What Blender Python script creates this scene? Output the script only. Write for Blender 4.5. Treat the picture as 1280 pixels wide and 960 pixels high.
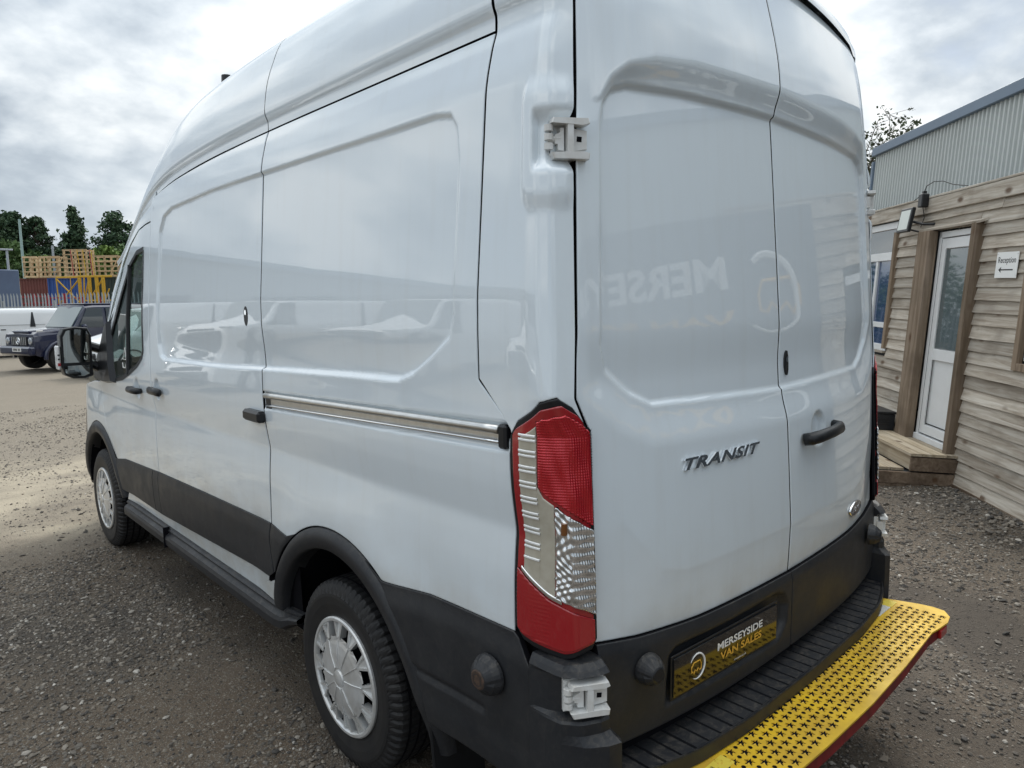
import bpy, math, random
import numpy as np
from mathutils import Vector, Matrix
random.seed(7); RNG=np.random.default_rng(7)
for o in list(bpy.data.objects): bpy.data.objects.remove(o,do_unlink=True)
SC=bpy.context.scene; COL=SC.collection
# ------------------------------------------------------------------ camera
CAM=np.array([-2.1489,-1.0685,1.683]); FPX=877.9
_y,_p,_r=.7469,-.1163,-.0143
_fw=np.array([math.sin(_y)*math.cos(_p),math.cos(_y)*math.cos(_p),math.sin(_p)])
_rt=np.array([math.cos(_y),-math.sin(_y),0.]); _up=np.cross(_rt,_fw)
_R=np.array([math.cos(_r)*_rt+math.sin(_r)*_up,-math.sin(_r)*_rt+math.cos(_r)*_up,_fw])
cd=bpy.data.cameras.new('camera'); cam=bpy.data.objects.new('camera',cd); COL.objects.link(cam)
cd.sensor_width=36; cd.lens=FPX/1280*36; cd.clip_start=.05; cd.clip_end=3000
cd.shift_x=.00195; cd.shift_y=-.0014
cam.matrix_world=Matrix(((_R[0][0],_R[1][0],-_R[2][0],CAM[0]),(_R[0][1],_R[1][1],-_R[2][1],CAM[1]),(_R[0][2],_R[1][2],-_R[2][2],CAM[2]),(0,0,0,1)))
SC.camera=cam
# ------------------------------------------------------------------ world, sun, exposure
SUN_AZ=math.radians(62); SUN_EL=math.radians(42)
W=bpy.data.worlds.new('World'); SC.world=W; W.use_nodes=True
def build_world():
    nt=W.node_tree; nt.nodes.clear(); N=nt.nodes.new; L=nt.links.new
    out=N('ShaderNodeOutputWorld'); mix=N('ShaderNodeMixShader'); b1=N('ShaderNodeBackground'); b2=N('ShaderNodeBackground')
    sky=N('ShaderNodeTexSky'); sky.sky_type='NISHITA'; sky.sun_disc=False; sky.sun_elevation=SUN_EL; sky.sun_rotation=SUN_AZ
    b1.inputs[1].default_value=.10; L(sky.outputs[0],b1.inputs[0])
    tc=N('ShaderNodeTexCoord'); sep=N('ShaderNodeSeparateXYZ'); L(tc.outputs['Generated'],sep.inputs[0])
    mx=N('ShaderNodeMath'); mx.operation='MAXIMUM'; mx.inputs[1].default_value=0; L(sep.outputs[2],mx.inputs[0])
    ad=N('ShaderNodeMath'); ad.operation='ADD'; ad.inputs[1].default_value=.42; L(mx.outputs[0],ad.inputs[0])
    dv=N('ShaderNodeVectorMath'); dv.operation='DIVIDE'; cb=N('ShaderNodeCombineXYZ')
    for k in range(3): L(ad.outputs[0],cb.inputs[k])
    L(tc.outputs['Generated'],dv.inputs[0]); L(cb.outputs[0],dv.inputs[1])
    def noise(sc,det,rough,off,dist=0.):
        mp=N('ShaderNodeMapping'); mp.inputs['Location'].default_value=off; L(dv.outputs[0],mp.inputs[0])
        n=N('ShaderNodeTexNoise'); n.inputs['Scale'].default_value=sc; n.inputs['Detail'].default_value=det; n.inputs['Roughness'].default_value=rough
        n.inputs['Distortion'].default_value=dist; L(mp.outputs[0],n.inputs[0]); return n
    n1=noise(2.3,10,.52,(3.1,1.7,0),.15); n2=noise(.9,3,.5,(7.7,2.2,0)); n3=noise(6.5,9,.55,(1.2,5.2,2),.1)
    a=N('ShaderNodeMath'); a.operation='MULTIPLY'; a.inputs[1].default_value=.98; L(n1.outputs[0],a.inputs[0])
    b=N('ShaderNodeMath'); b.operation='MULTIPLY'; b.inputs[1].default_value=.17; L(n2.outputs[0],b.inputs[0])
    c=N('ShaderNodeMath'); c.operation='MULTIPLY'; c.inputs[1].default_value=.20; L(n3.outputs[0],c.inputs[0])
    s=N('ShaderNodeMath'); L(a.outputs[0],s.inputs[0]); L(b.outputs[0],s.inputs[1])
    s2=N('ShaderNodeMath'); L(s.outputs[0],s2.inputs[0]); L(c.outputs[0],s2.inputs[1])
    # thin bright veil round the hidden sun
    vd=N('ShaderNodeVectorMath'); vd.operation='DOT_PRODUCT'; L(tc.outputs['Generated'],vd.inputs[0])
    vd.inputs[1].default_value=(math.sin(SUN_AZ)*math.cos(SUN_EL),math.cos(SUN_AZ)*math.cos(SUN_EL),math.sin(SUN_EL))
    mr=N('ShaderNodeMapRange'); L(vd.outputs['Value'],mr.inputs[0]); mr.inputs[1].default_value=.2; mr.inputs[2].default_value=1.; mr.inputs[3].default_value=-.192; mr.inputs[4].default_value=-.095
    s3=N('ShaderNodeMath'); L(s2.outputs[0],s3.inputs[0]); L(mr.outputs[0],s3.inputs[1])
    cr=N('ShaderNodeValToRGB'); L(s3.outputs[0],cr.inputs[0]); e=cr.color_ramp.elements
    e[0].position=.40; e[0].color=(.26,.30,.35,1); e[1].position=.64; e[1].color=(.80,.81,.80,1)
    for p,col in ((.455,(.34,.385,.43,1)),(.50,(.44,.485,.525,1)),(.54,(.53,.57,.60,1)),(.59,(.66,.69,.705,1))):
        q=e.new(p); q.color=col
    # paler, bluish band at the horizon
    hz=N('ShaderNodeMapRange'); L(sep.outputs[2],hz.inputs[0]); hz.inputs[1].default_value=0.; hz.inputs[2].default_value=.22; hz.inputs[3].default_value=.55; hz.inputs[4].default_value=0.
    hm=N('ShaderNodeMix'); hm.data_type='RGBA'; L(hz.outputs[0],hm.inputs[0]); L(cr.outputs[0],hm.inputs[6]); hm.inputs[7].default_value=(.62,.70,.77,1)
    L(hm.outputs[2],b2.inputs[0])
    ov=N('ShaderNodeMapRange'); L(sep.outputs[2],ov.inputs[0]); ov.inputs[1].default_value=0.; ov.inputs[2].default_value=1.; ov.inputs[3].default_value=SKY_STR*.80; ov.inputs[4].default_value=SKY_STR*2.1; L(ov.outputs[0],b2.inputs[1])   # overcast sky: brighter overhead
    cov=N('ShaderNodeMapRange'); L(n1.outputs[0],cov.inputs[0]); cov.inputs[1].default_value=.30; cov.inputs[2].default_value=.42; cov.inputs[3].default_value=.65; cov.inputs[4].default_value=.97
    L(cov.outputs[0],mix.inputs[0]); L(b1.outputs[0],mix.inputs[1]); L(b2.outputs[0],mix.inputs[2]); L(mix.outputs[0],out.inputs[0])
SKY_STR=.86
build_world()
sd=bpy.data.lights.new('sun','SUN'); sd.energy=1.3; sd.angle=math.radians(14); sd.color=(1,.955,.89)
so=bpy.data.objects.new('sun',sd); COL.objects.link(so)
so.rotation_euler=Vector((-math.sin(SUN_AZ)*math.cos(SUN_EL),-math.cos(SUN_AZ)*math.cos(SUN_EL),-math.sin(SUN_EL))).to_track_quat('-Z','Y').to_euler()
so.location=(20,15,30)
VS=SC.view_settings; VS.view_transform='Standard'; VS.look='None'; VS.exposure=.66; VS.gamma=1
# ------------------------------------------------------------------ helpers
def at(u,v,depth):
    d=((u-637.5)/FPX)*_R[0]-((v-478.2)/FPX)*_R[1]+_R[2]; return CAM+d*depth
def ground(u,v,z=0.):
    d=((u-637.5)/FPX)*_R[0]-((v-478.2)/FPX)*_R[1]+_R[2]; return CAM+d*((z-CAM[2])/d[2])
def az_pt(u,D,z=0.):   # a point at depth D from the camera, in the direction of column u of the photo
    d=((u-637.5)/FPX)*_R[0]+_R[2]; return np.array([CAM[0]+d[0]*D,CAM[1]+d[1]*D,z])
def tag(o,label=None,cat=None,group=None,kind=None):
    if label: o['label']=label
    if cat: o['category']=cat
    if group: o['group']=group
    if kind: o['kind']=kind
    return o
def link(o,parent=None,world=False):
    COL.objects.link(o)
    if parent is not None:
        o.parent=parent
        if world: o.matrix_parent_inverse=parent.matrix_basis.inverted()
    return o
def empty(name,loc=(0,0,0),rz=0.,mat=None):
    o=bpy.data.objects.new(name,None); COL.objects.link(o); o.empty_display_size=.2
    if mat is not None: o.matrix_basis=mat
    else: o.location=loc; o.rotation_euler=(0,0,rz)
    return o
def mesh_np(name,V,F,mat,smooth=True,mi=None):
    V=np.asarray(V,np.float32); me=bpy.data.meshes.new(name)
    if isinstance(F,np.ndarray):
        k=F.shape[1]; n=len(F); me.vertices.add(len(V)); me.vertices.foreach_set('co',V.ravel())
        me.loops.add(n*k); me.loops.foreach_set('vertex_index',F.astype(np.int32).ravel())
        me.polygons.add(n); me.polygons.foreach_set('loop_start',np.arange(0,n*k,k,dtype=np.int32)); me.polygons.foreach_set('loop_total',np.full(n,k,np.int32))
        me.update(calc_edges=True)
    else:
        me.from_pydata([tuple(map(float,v)) for v in V],[],F); me.update()
    me.validate()
    for m in (mat if isinstance(mat,(list,tuple)) else [mat]): me.materials.append(m)
    if mi is not None and len(mi)==len(me.polygons): me.polygons.foreach_set('material_index',np.asarray(mi,np.int32))
    me.polygons.foreach_set('use_smooth',np.full(len(me.polygons),bool(smooth)))
    return me
def obj(name,V,F,mat,parent=None,world=False,smooth=True,mi=None):
    return link(bpy.data.objects.new(name,mesh_np(name,V,F,mat,smooth,mi)),parent,world)
def gridF(ni,nj,off=0,flip=False,keep=None):
    i,j=np.meshgrid(np.arange(ni-1),np.arange(nj-1),indexing='ij'); a=(i*nj+j)
    F=np.stack([a,a+nj,a+nj+1,a+1],-1).reshape(-1,4)
    if keep is not None: F=F[keep.reshape(-1)]
    if flip: F=F[:,::-1]
    return F+off
class MB:
    def __init__(s): s.v=[]; s.f=[]; s.m=[]; s.cur=0
    def add(s,V,F,m=None):
        o=len(s.v); s.v+= [tuple(map(float,v)) for v in V]; s.f+=[tuple(int(i)+o for i in f) for f in F]; s.m+=[s.cur if m is None else m]*len(F); return s
    def box(s,c,d,M=None,m=None,bev=0.):
        x,y,z=d[0]/2,d[1]/2,d[2]/2
        if bev>0:
            b=min(bev,x*.9,y*.9,z*.9); V=[];idx={}
            for sx in(-1,1):
                for sy in(-1,1):
                    for sz in(-1,1):
                        for k in range(3):
                            p=[sx*(x-b),sy*(y-b),sz*(z-b)]; p[k]=(sx*x,sy*y,sz*z)[k]; idx[(sx,sy,sz,k)]=len(V); V.append(p)
            F=[]
            for k in range(3):
                a,b2=[(1,2),(2,0),(0,1)][k]
                for sk in(-1,1):
                    q=[]
                    for sa,sb in((-1,-1),(1,-1),(1,1),(-1,1)):
                        t=[0,0,0]; t[k]=sk;t[a]=sa;t[b2]=sb; q.append(idx[(*t,k)])
                    F.append(q if sk>0 else q[::-1])
                for sa in(-1,1):
                    for sb in(-1,1):
                        t0=[0,0,0];t1=[0,0,0]; t0[k]=-1;t1[k]=1; t0[a]=t1[a]=sa;t0[b2]=t1[b2]=sb
                        q=[idx[(*t0,a)],idx[(*t1,a)],idx[(*t1,b2)],idx[(*t0,b2)]]; F.append(q if sa*sb<0 else q[::-1])
            for sx in(-1,1):
                for sy in(-1,1):
                    for sz in(-1,1):
                        q=[idx[(sx,sy,sz,0)],idx[(sx,sy,sz,1)],idx[(sx,sy,sz,2)]]; F.append(q if sx*sy*sz>0 else q[::-1])
        else:
            V=[(i*x,j*y,k*z) for i in(-1,1) for j in(-1,1) for k in(-1,1)]
            F=[(0,1,3,2),(4,6,7,5),(0,4,5,1),(2,3,7,6),(0,2,6,4),(1,5,7,3)]
        V=[Vector(v) for v in V]
        if M is not None: V=[M@v for v in V]
        V=[v+Vector(c) for v in V]
        return s.add(V,F,m)
    def tube(s,pts,r,n=8,cap=True,m=None,closed=False):
        P=[Vector(p) for p in pts]; k=len(P); rr=r if hasattr(r,'__len__') else [r]*k; V=[];F=[]; pu=None
        for i,p in enumerate(P):
            if closed: t=(P[(i+1)%k]-P[i-1])
            else: t=(P[min(i+1,k-1)]-P[max(i-1,0)])
            t=t.normalized() if t.length>0 else Vector((0,0,1))
            if pu is None: pu=t.orthogonal().normalized()
            pu=(pu-t*pu.dot(t)); pu=pu.normalized() if pu.length>1e-6 else t.orthogonal().normalized(); w=t.cross(pu)
            for a in range(n): an=2*math.pi*a/n; V.append(p+(pu*math.cos(an)+w*math.sin(an))*rr[i])
        for i in range(k if closed else k-1):
            for a in range(n):
                j=(i+1)%k; F.append((i*n+a,i*n+(a+1)%n,j*n+(a+1)%n,j*n+a))
        if cap and not closed: F.append(tuple(range(n))[::-1]); F.append(tuple((k-1)*n+a for a in range(n)))
        return s.add(V,F,m)
    def lathe(s,prof,n=32,M=None,m=None):   # prof: (r,h) about local X axis
        V=[];F=[]; k=len(prof)
        for a in range(n):
            an=2*math.pi*a/n
            for r,h in prof: V.append(Vector((h,r*math.cos(an),r*math.sin(an))))
        for a in range(n):
            b=(a+1)%n
            for i in range(k-1): F.append((a*k+i,a*k+i+1,b*k+i+1,b*k+i))
        if M is not None: V=[M@v for v in V]
        return s.add(V,F,m)
    def prism(s,poly,d0,d1,fn=None,m=None):  # poly 2D -> fn(u,v,d)
        n=len(poly); V=[fn(u,v,d0) for u,v in poly]+[fn(u,v,d1) for u,v in poly]
        F=[tuple(range(n))[::-1],tuple(range(n,2*n))]+[(i,(i+1)%n,n+(i+1)%n,n+i) for i in range(n)]
        return s.add(V,F,m)
    def build(s,name,mat,parent=None,world=False,smooth=False,auto=None):
        o=obj(name,np.array(s.v) if s.v else np.zeros((0,3)),s.f,mat,parent,world,smooth,s.m if isinstance(mat,(list,tuple)) else None)
        if auto: o.data.set_sharp_from_angle(angle=math.radians(auto))
        return o
def ss(a,b,x):
    t=np.clip((np.asarray(x,float)-a)/(b-a),0,1); return t*t*(3-2*t)
def text_geo(txt,size,ext=0.,shear=0.,align='CENTER',bold=0.,sx=1.,spacing=1.):
    cu=bpy.data.curves.new('lettering','FONT'); cu.body=txt; cu.size=size; cu.extrude=ext; cu.shear=shear; cu.align_x=align; cu.align_y='CENTER'; cu.offset=bold; cu.resolution_u=3; cu.space_character=spacing
    o=bpy.data.objects.new('lettering',cu); me=bpy.data.meshes.new_from_object(o)
    V=np.empty(len(me.vertices)*3); me.vertices.foreach_get('co',V); V=V.reshape(-1,3); V[:,0]*=sx
    F=[tuple(p.vertices) for p in me.polygons]
    bpy.data.objects.remove(o); bpy.data.curves.remove(cu); bpy.data.meshes.remove(me); return V,F
# ------------------------------------------------------------------ materials
MATS={}
def mat(name,col,rough=.5,metal=0.,coat=0.,coat_r=.03,spec=.5,noise=None,bump=None,trans=0.,ior=1.45,alpha=1.,col2=None,rvar=None,emit=None,obj_coord=True,island=0.):
    """noise=(scale,amount) mottles colour towards col2; bump=(scale,strength,dist)"""
    m=bpy.data.materials.new(name); m.use_nodes=True; nt=m.node_tree; P=nt.nodes['Principled BSDF']; N=nt.nodes.new; L=nt.links.new
    P.inputs['Base Color'].default_value=(*col,1); P.inputs['Roughness'].default_value=rough; P.inputs['Metallic'].default_value=metal
    P.inputs['Coat Weight'].default_value=coat; P.inputs['Coat Roughness'].default_value=coat_r; P.inputs['Specular IOR Level'].default_value=spec
    P.inputs['Transmission Weight'].default_value=trans; P.inputs['IOR'].default_value=ior; P.inputs['Alpha'].default_value=alpha
    tc=N('ShaderNodeTexCoord'); src=tc.outputs['Object']
    last=None
    if noise:
        n=N('ShaderNodeTexNoise'); n.inputs['Scale'].default_value=noise[0]; n.inputs['Detail'].default_value=6; n.inputs['Roughness'].default_value=.6; L(src,n.inputs[0])
        r=N('ShaderNodeMapRange'); r.inputs[1].default_value=.35; r.inputs[2].default_value=.7; r.inputs[4].default_value=noise[1]; L(n.outputs[0],r.inputs[0])
        mx=N('ShaderNodeMix'); mx.data_type='RGBA'; L(r.outputs[0],mx.inputs[0]); mx.inputs[6].default_value=(*col,1); mx.inputs[7].default_value=(*(col2 or tuple(c*.6 for c in col)),1)
        L(mx.outputs[2],P.inputs['Base Color']); last=mx.outputs[2]
        if rvar:
            r2=N('ShaderNodeMapRange'); r2.inputs[1].default_value=.3; r2.inputs[2].default_value=.7; r2.inputs[3].default_value=rough; r2.inputs[4].default_value=rough+rvar; L(n.outputs[0],r2.inputs[0]); L(r2.outputs[0],P.inputs['Roughness'])
    if island:
        g=N('ShaderNodeObjectInfo'); hs=N('ShaderNodeHueSaturation'); rr=N('ShaderNodeMapRange'); rr.inputs[3].default_value=1-island; rr.inputs[4].default_value=1+island
        L(g.outputs['Random'],rr.inputs[0]); L(rr.outputs[0],hs.inputs['Value'])
        if last: L(last,hs.inputs['Color'])
        else: hs.inputs['Color'].default_value=(*col,1)
        L(hs.outputs[0],P.inputs['Base Color'])
    if bump:
        n=N('ShaderNodeTexNoise'); n.inputs['Scale'].default_value=bump[0]; n.inputs['Detail'].default_value=5; L(src,n.inputs[0])
        b=N('ShaderNodeBump'); b.inputs['Strength'].default_value=bump[1]; b.inputs['Distance'].default_value=bump[2]; L(n.outputs[0],b.inputs['Height']); L(b.outputs[0],P.inputs['Normal'])
    if emit: P.inputs['Emission Color'].default_value=(*emit[:3],1); P.inputs['Emission Strength'].default_value=emit[3]
    MATS[name]=m; return m
paint=mat('white van paint',(.66,.71,.76),.42,0,1.,.02,.5)
def tune_paint(m,c1,c2):   # faint grime film low down + tiny waviness of pressed steel
    nt=m.node_tree; P=nt.nodes['Principled BSDF']; N=nt.nodes.new; L=nt.links.new
    g=N('ShaderNodeNewGeometry'); n=N('ShaderNodeTexNoise'); n.inputs['Scale'].default_value=3.; n.inputs['Detail'].default_value=7; n.inputs['Roughness'].default_value=.65; L(g.outputs['Position'],n.inputs[0])
    sp=N('ShaderNodeSeparateXYZ'); L(g.outputs['Position'],sp.inputs[0])
    mr=N('ShaderNodeMapRange'); mr.inputs[1].default_value=1.25; mr.inputs[2].default_value=.5; mr.inputs[3].default_value=0; mr.inputs[4].default_value=.55; L(sp.outputs[2],mr.inputs[0])
    nr=N('ShaderNodeMapRange'); nr.inputs[1].default_value=.35; nr.inputs[2].default_value=.75; nr.inputs[3].default_value=.10; nr.inputs[4].default_value=1; L(n.outputs[0],nr.inputs[0])
    mu=N('ShaderNodeMath'); mu.operation='MULTIPLY'; m9=N('ShaderNodeMapRange'); m9.inputs[1].default_value=.90; m9.inputs[2].default_value=.80; m9.inputs[4].default_value=.45; L(sp.outputs[2],m9.inputs[0]); a9=N('ShaderNodeMath'); L(mr.outputs[0],a9.inputs[0]); L(m9.outputs[0],a9.inputs[1]); L(a9.outputs[0],mu.inputs[0]); L(nr.outputs[0],mu.inputs[1])
    mx=N('ShaderNodeMix'); mx.data_type='RGBA'; stm=N('ShaderNodeMapping'); stm.inputs['Scale'].default_value=(26,26,1.1); L(g.outputs['Position'],stm.inputs[0]); stn=N('ShaderNodeTexNoise'); stn.inputs['Scale'].default_value=1.; stn.inputs['Detail'].default_value=4; L(stm.outputs[0],stn.inputs[0]); sr=N('ShaderNodeMapRange'); sr.inputs[1].default_value=.52; sr.inputs[2].default_value=.80; sr.inputs[4].default_value=.09; L(stn.outputs[0],sr.inputs[0]); sa=N('ShaderNodeMath'); sa.operation='ADD'; sa.use_clamp=True; L(mu.outputs[0],sa.inputs[0]); L(sr.outputs[0],sa.inputs[1]); L(sa.outputs[0],mx.inputs[0]); mx.inputs[6].default_value=(*c1,1); mx.inputs[7].default_value=(*c2,1); L(mx.outputs[2],P.inputs['Base Color'])
    w=N('ShaderNodeTexNoise'); w.inputs['Scale'].default_value=2.2; w.inputs['Detail'].default_value=1; L(g.outputs['Position'],w.inputs[0])
    b=N('ShaderNodeBump'); b.inputs['Strength'].default_value=.12; b.inputs['Distance'].default_value=.010; L(w.outputs[0],b.inputs['Height']); L(b.outputs[0],P.inputs['Coat Normal'])
paint.node_tree.nodes['Principled BSDF'].inputs['Coat IOR'].default_value=1.85
tune_paint(paint,(.775,.85,.90),(.50,.47,.40))
plastic=mat('black grained plastic',(.017,.019,.023),.40,noise=(9,.5),col2=(.034,.034,.035),rvar=.18,bump=(420,.25,.0006))
plastic_d=mat('dark smooth plastic',(.012,.013,.015),.35)
def dust(m):
    nt=m.node_tree; P=nt.nodes['Principled BSDF']; N=nt.nodes.new; L=nt.links.new; g=N('ShaderNodeNewGeometry'); sp=N('ShaderNodeSeparateXYZ'); L(g.outputs['Normal'],sp.inputs[0]); n=N('ShaderNodeTexNoise'); n.inputs['Scale'].default_value=34; n.inputs['Detail'].default_value=9; n.inputs['Roughness'].default_value=.75; n.inputs['Distortion'].default_value=1.2; L(g.outputs['Position'],n.inputs[0])
    a=N('ShaderNodeMapRange'); a.inputs[1].default_value=.2; a.inputs[2].default_value=1.; a.inputs[3].default_value=.16; L(sp.outputs[2],a.inputs[0]); b=N('ShaderNodeMapRange'); b.inputs[1].default_value=.48; b.inputs[2].default_value=.72; b.inputs[4].default_value=.55; L(n.outputs[0],b.inputs[0]); c=N('ShaderNodeMath'); c.operation='MULTIPLY'; L(a.outputs[0],c.inputs[0]); L(b.outputs[0],c.inputs[1])
    x=N('ShaderNodeMix'); x.data_type='RGBA'; L(c.outputs[0],x.inputs[0]); L(P.inputs['Base Color'].links[0].from_socket,x.inputs[6]); x.inputs[7].default_value=(.16,.14,.115,1); L(x.outputs[2],P.inputs['Base Color'])
dust(plastic)
void=mat('unlit inner steel',(.008,.008,.010),.9,spec=.1)  # near-black stand-in for unlit gaps and hollows
rubber=mat('tyre rubber',(.012,.012,.013),.60,noise=(14,.5),col2=(.030,.027,.024),bump=(160,.3,.001))
chrome=mat('chrome',(.86,.87,.88),.07,1.)
alu=mat('brushed aluminium',(.72,.72,.70),.28,1.,noise=(30,.4),col2=(.5,.48,.44))
trim_silver=mat('silver wheel trim',(.72,.73,.73),.30,.45,.5,.1,noise=(14,.6),col2=(.46,.43,.38))
glass=mat('clear glass',(.80,.88,.86),.0,0,0,spec=.5,trans=1.,ior=1.02)
def make_glass(name,tint,gl=.9):
    m=bpy.data.materials.new(name); m.use_nodes=True; nt=m.node_tree; nt.nodes.clear(); N=nt.nodes.new; L=nt.links.new
    o=N('ShaderNodeOutputMaterial'); t=N('ShaderNodeBsdfTransparent'); t.inputs[0].default_value=(*tint,1); g=N('ShaderNodeBsdfGlossy'); g.inputs['Roughness'].default_value=.02; g.inputs[0].default_value=(gl,gl,gl,1)
    f=N('ShaderNodeFresnel'); ge=N('ShaderNodeNewGeometry'); mr=N('ShaderNodeMapRange'); mr.inputs[3].default_value=1.5; mr.inputs[4].default_value=1/1.5; L(ge.outputs['Backfacing'],mr.inputs[0]); L(mr.outputs[0],f.inputs[0]); x=N('ShaderNodeMixShader'); L(f.outputs[0],x.inputs[0]); L(t.outputs[0],x.inputs[1]); L(g.outputs[0],x.inputs[2]); L(x.outputs[0],o.inputs[0]); return m
glass=make_glass('window glass',(.62,.72,.70))
glass_dark=make_glass('privacy glass',(.10,.12,.13))
lens_clear=make_glass('clear lamp cover',(.93,.94,.92))
red_lens=mat('red lamp lens',(.34,.004,.010),.08,0,1.,.015,.9)
red_dark=mat('deep red lamp lens',(.10,.002,.006),.15,0,1.,.03,.6)
red_prism=mat('red prism lens',(.58,.006,.018),.12,.55,1.,.03,.9)
beige=mat('aged lamp reflector',(.62,.59,.50),.22,.35,.6,.05,noise=(30,.7),col2=(.46,.43,.34))
silver_prism=mat('silver prism reflector',(.90,.91,.92),.10,.85,1.,.02,noise=(45,.8),col2=(.42,.42,.40))
bright_bar=mat('bright lamp bar',(.88,.88,.86),.2,.2,1.,.02)
yellow=mat('worn yellow paint',(.84,.54,.020),.40,0,.3,.15,noise=(7,.85),col2=(.52,.31,.03),rvar=.3,bump=(60,.2,.001))
red_paint=mat('chipped red paint',(.20,.012,.014),.5,noise=(18,.8),col2=(.06,.01,.01))
sticker=mat('faded white sticker',(.62,.62,.58),.5,noise=(60,.5),col2=(.45,.45,.40))
sticker_y=mat('pale yellow sticker',(.74,.58,.07),.5)
black=mat('black print',(.01,.01,.01),.5)
whitep=mat('white print',(.82,.82,.80),.45)
yellowp=mat('yellow print',(.72,.40,.05),.45)
plate_m=mat('glossy black plate',(.006,.006,.007),.08,0,.7,.03,.4)
hinge_w=mat('white enamel with rust',(.74,.75,.74),.35,0,.5,.1,noise=(28,.35),col2=(.42,.36,.28))
seat_m=mat('grey seat cloth',(.045,.048,.055),.9)
dash_m=mat('dashboard plastic',(.030,.032,.036),.7)
mirror_m=mat('mirror glass',(.40,.43,.43),.02,1.)
amber=mat('amber bulb',(.22,.09,.03),.3,.3)
# ------------------------------------------------------------------ van surfaces
WZ=[.20,.30,.44,.52,.60,.74,.84,.95,.99,1.05,1.105,1.16,1.21,1.26,1.335,1.42,1.50,1.60,1.70,1.93,2.165,2.20,2.24,2.268,2.315,2.34,2.352,2.375,2.392,2.405,2.43,2.50,2.58,2.65]
WX=[.900,.935,.960,.968,.975,.978,.979,.979,.978,.974,.969,.977,.984,.988,.989,.987,.988,.989,.987,.968,.949,.946,.939,.932,.920,.910,.907,.906,.907,.914,.918,.908,.886,.860]
def _smooth_tab(zs,xs,keep):
    z=np.arange(.2,2.6501,.005); x=np.interp(z,zs,xs); k=np.hanning(11); k/=k.sum(); xp=np.pad(x,5,mode='edge'); sm=np.convolve(xp,k,'valid')
    w=ss(*keep,z); return z,sm*(1-w)+x*w
_ZT,_XT=_smooth_tab(WZ,WX,(2.33,2.35))
def XS(y,z):
    y=np.asarray(y,float); z=np.asarray(z,float); w=np.interp(z,_ZT,_XT); t=np.clip(y-2.9,0,None)
    w=w-t*t*(.006+.024*np.clip((z-1.2)/1.1,0,1.3))
    w=w-.021*ss(1.12,1.85,z)*np.clip((y-1.7)/1.4,0,1.5)**1.4
    for cy in (1.109,4.409):
        r=np.hypot(y-cy,z-.343); w=w+.012*np.exp(-((r-.56)/.13)**2)*(z<1.3)
    return w
def seg_sdf(px,py,poly):
    d=np.full(px.shape,1e9); inside=np.zeros(px.shape,bool); n=len(poly)
    for i in range(n):
        ax,ay=poly[i]; bx,by=poly[(i+1)%n]; ex,ey=bx-ax,by-ay
        t=np.clip(((px-ax)*ex+(py-ay)*ey)/(ex*ex+ey*ey),0,1); d=np.minimum(d,np.hypot(px-ax-t*ex,py-ay-t*ey))
        c=((ay>py)!=(by>py))&(px<(bx-ax)*(py-ay)/((by-ay) if by!=ay else 1e-9)+ax); inside^=c
    return np.where(inside,-d,d)
SIDE_REC=[(.51,2.183),(1.2,2.185),(2.15,2.187),(2.74,2.170),(2.87,2.140),(2.93,2.067),(2.955,1.80),(2.955,1.478),(2.93,1.42),(2.87,1.402),(2.1,1.412),(1.4,1.437),(.956,1.450),(.68,1.455),(.60,1.481),(.51,1.532),(.422,1.59),(.405,1.66),(.404,2.05),(.418,2.137),(.445,2.172)]
def side_depth(y,z):
    d=seg_sdf(y,z,SIDE_REC); dep=(.010+.008*ss(1.62,1.46,z))*ss(.005,-.006,d)
    # soft roll below the belt recess and dish round the handles
    for cy,cz in ((3.01,1.232),(3.40,1.207)):
        r=np.hypot((y-cy)/.052,(z-cz)/.062); dep=dep+.016*ss(1.,.72,r)
    zl=1.306+(1.61-y)*.028
    dep=dep+.010*ss(.038,.030,np.abs(z-zl))*ss(.19,.2,y)*ss(1.64,1.62,y)
    return dep
def sideP(y,z,off=0.): return np.stack([-(XS(y,z)-side_depth(y,z)+off),y+0*z,z+0*y],-1)
def sidePlain(y,z,off=0.): return np.stack([-(XS(y,z)+off),y+0*z,z+0*y],-1)
YRZ=[.3,.8,1.1,1.45,2.2,2.6,2.75]; YRV=[-.08,-.08,-.062,-.038,.022,.062,.10]
_rz=np.arange(.3,2.75,.01); _k=np.hanning(31); _k/=_k.sum(); _ry=np.convolve(np.pad(np.interp(_rz,YRZ,YRV),15,mode='reflect',reflect_type='odd'),_k,'valid')
def YR(x,z):
    return np.interp(z,_rz,_ry)+np.interp(z,[.8,2.2],[.078,.06])*(np.abs(x)/.92)**2.7
REC=[(-.49,2.222),(0,2.235),(.49,2.222),(.70,2.208),(.755,2.190),(.785,2.155),(.797,2.10),(.815,1.82),(.830,1.575),(.812,1.51),(.735,1.448),(.655,1.412),(0,1.393),(-.655,1.412),(-.735,1.448),(-.812,1.51),(-.830,1.575),(-.815,1.82),(-.797,2.10),(-.785,2.155),(-.755,2.190),(-.70,2.208)]
LOWC=[(-.87,1.50),(-.85,1.36),(-.786,1.134),(-.65,.985),(-.56,.962),(.56,.962),(.65,.985),(.786,1.134),(.85,1.36),(.87,1.50),(.87,2.9),(-.87,2.9)]
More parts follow.
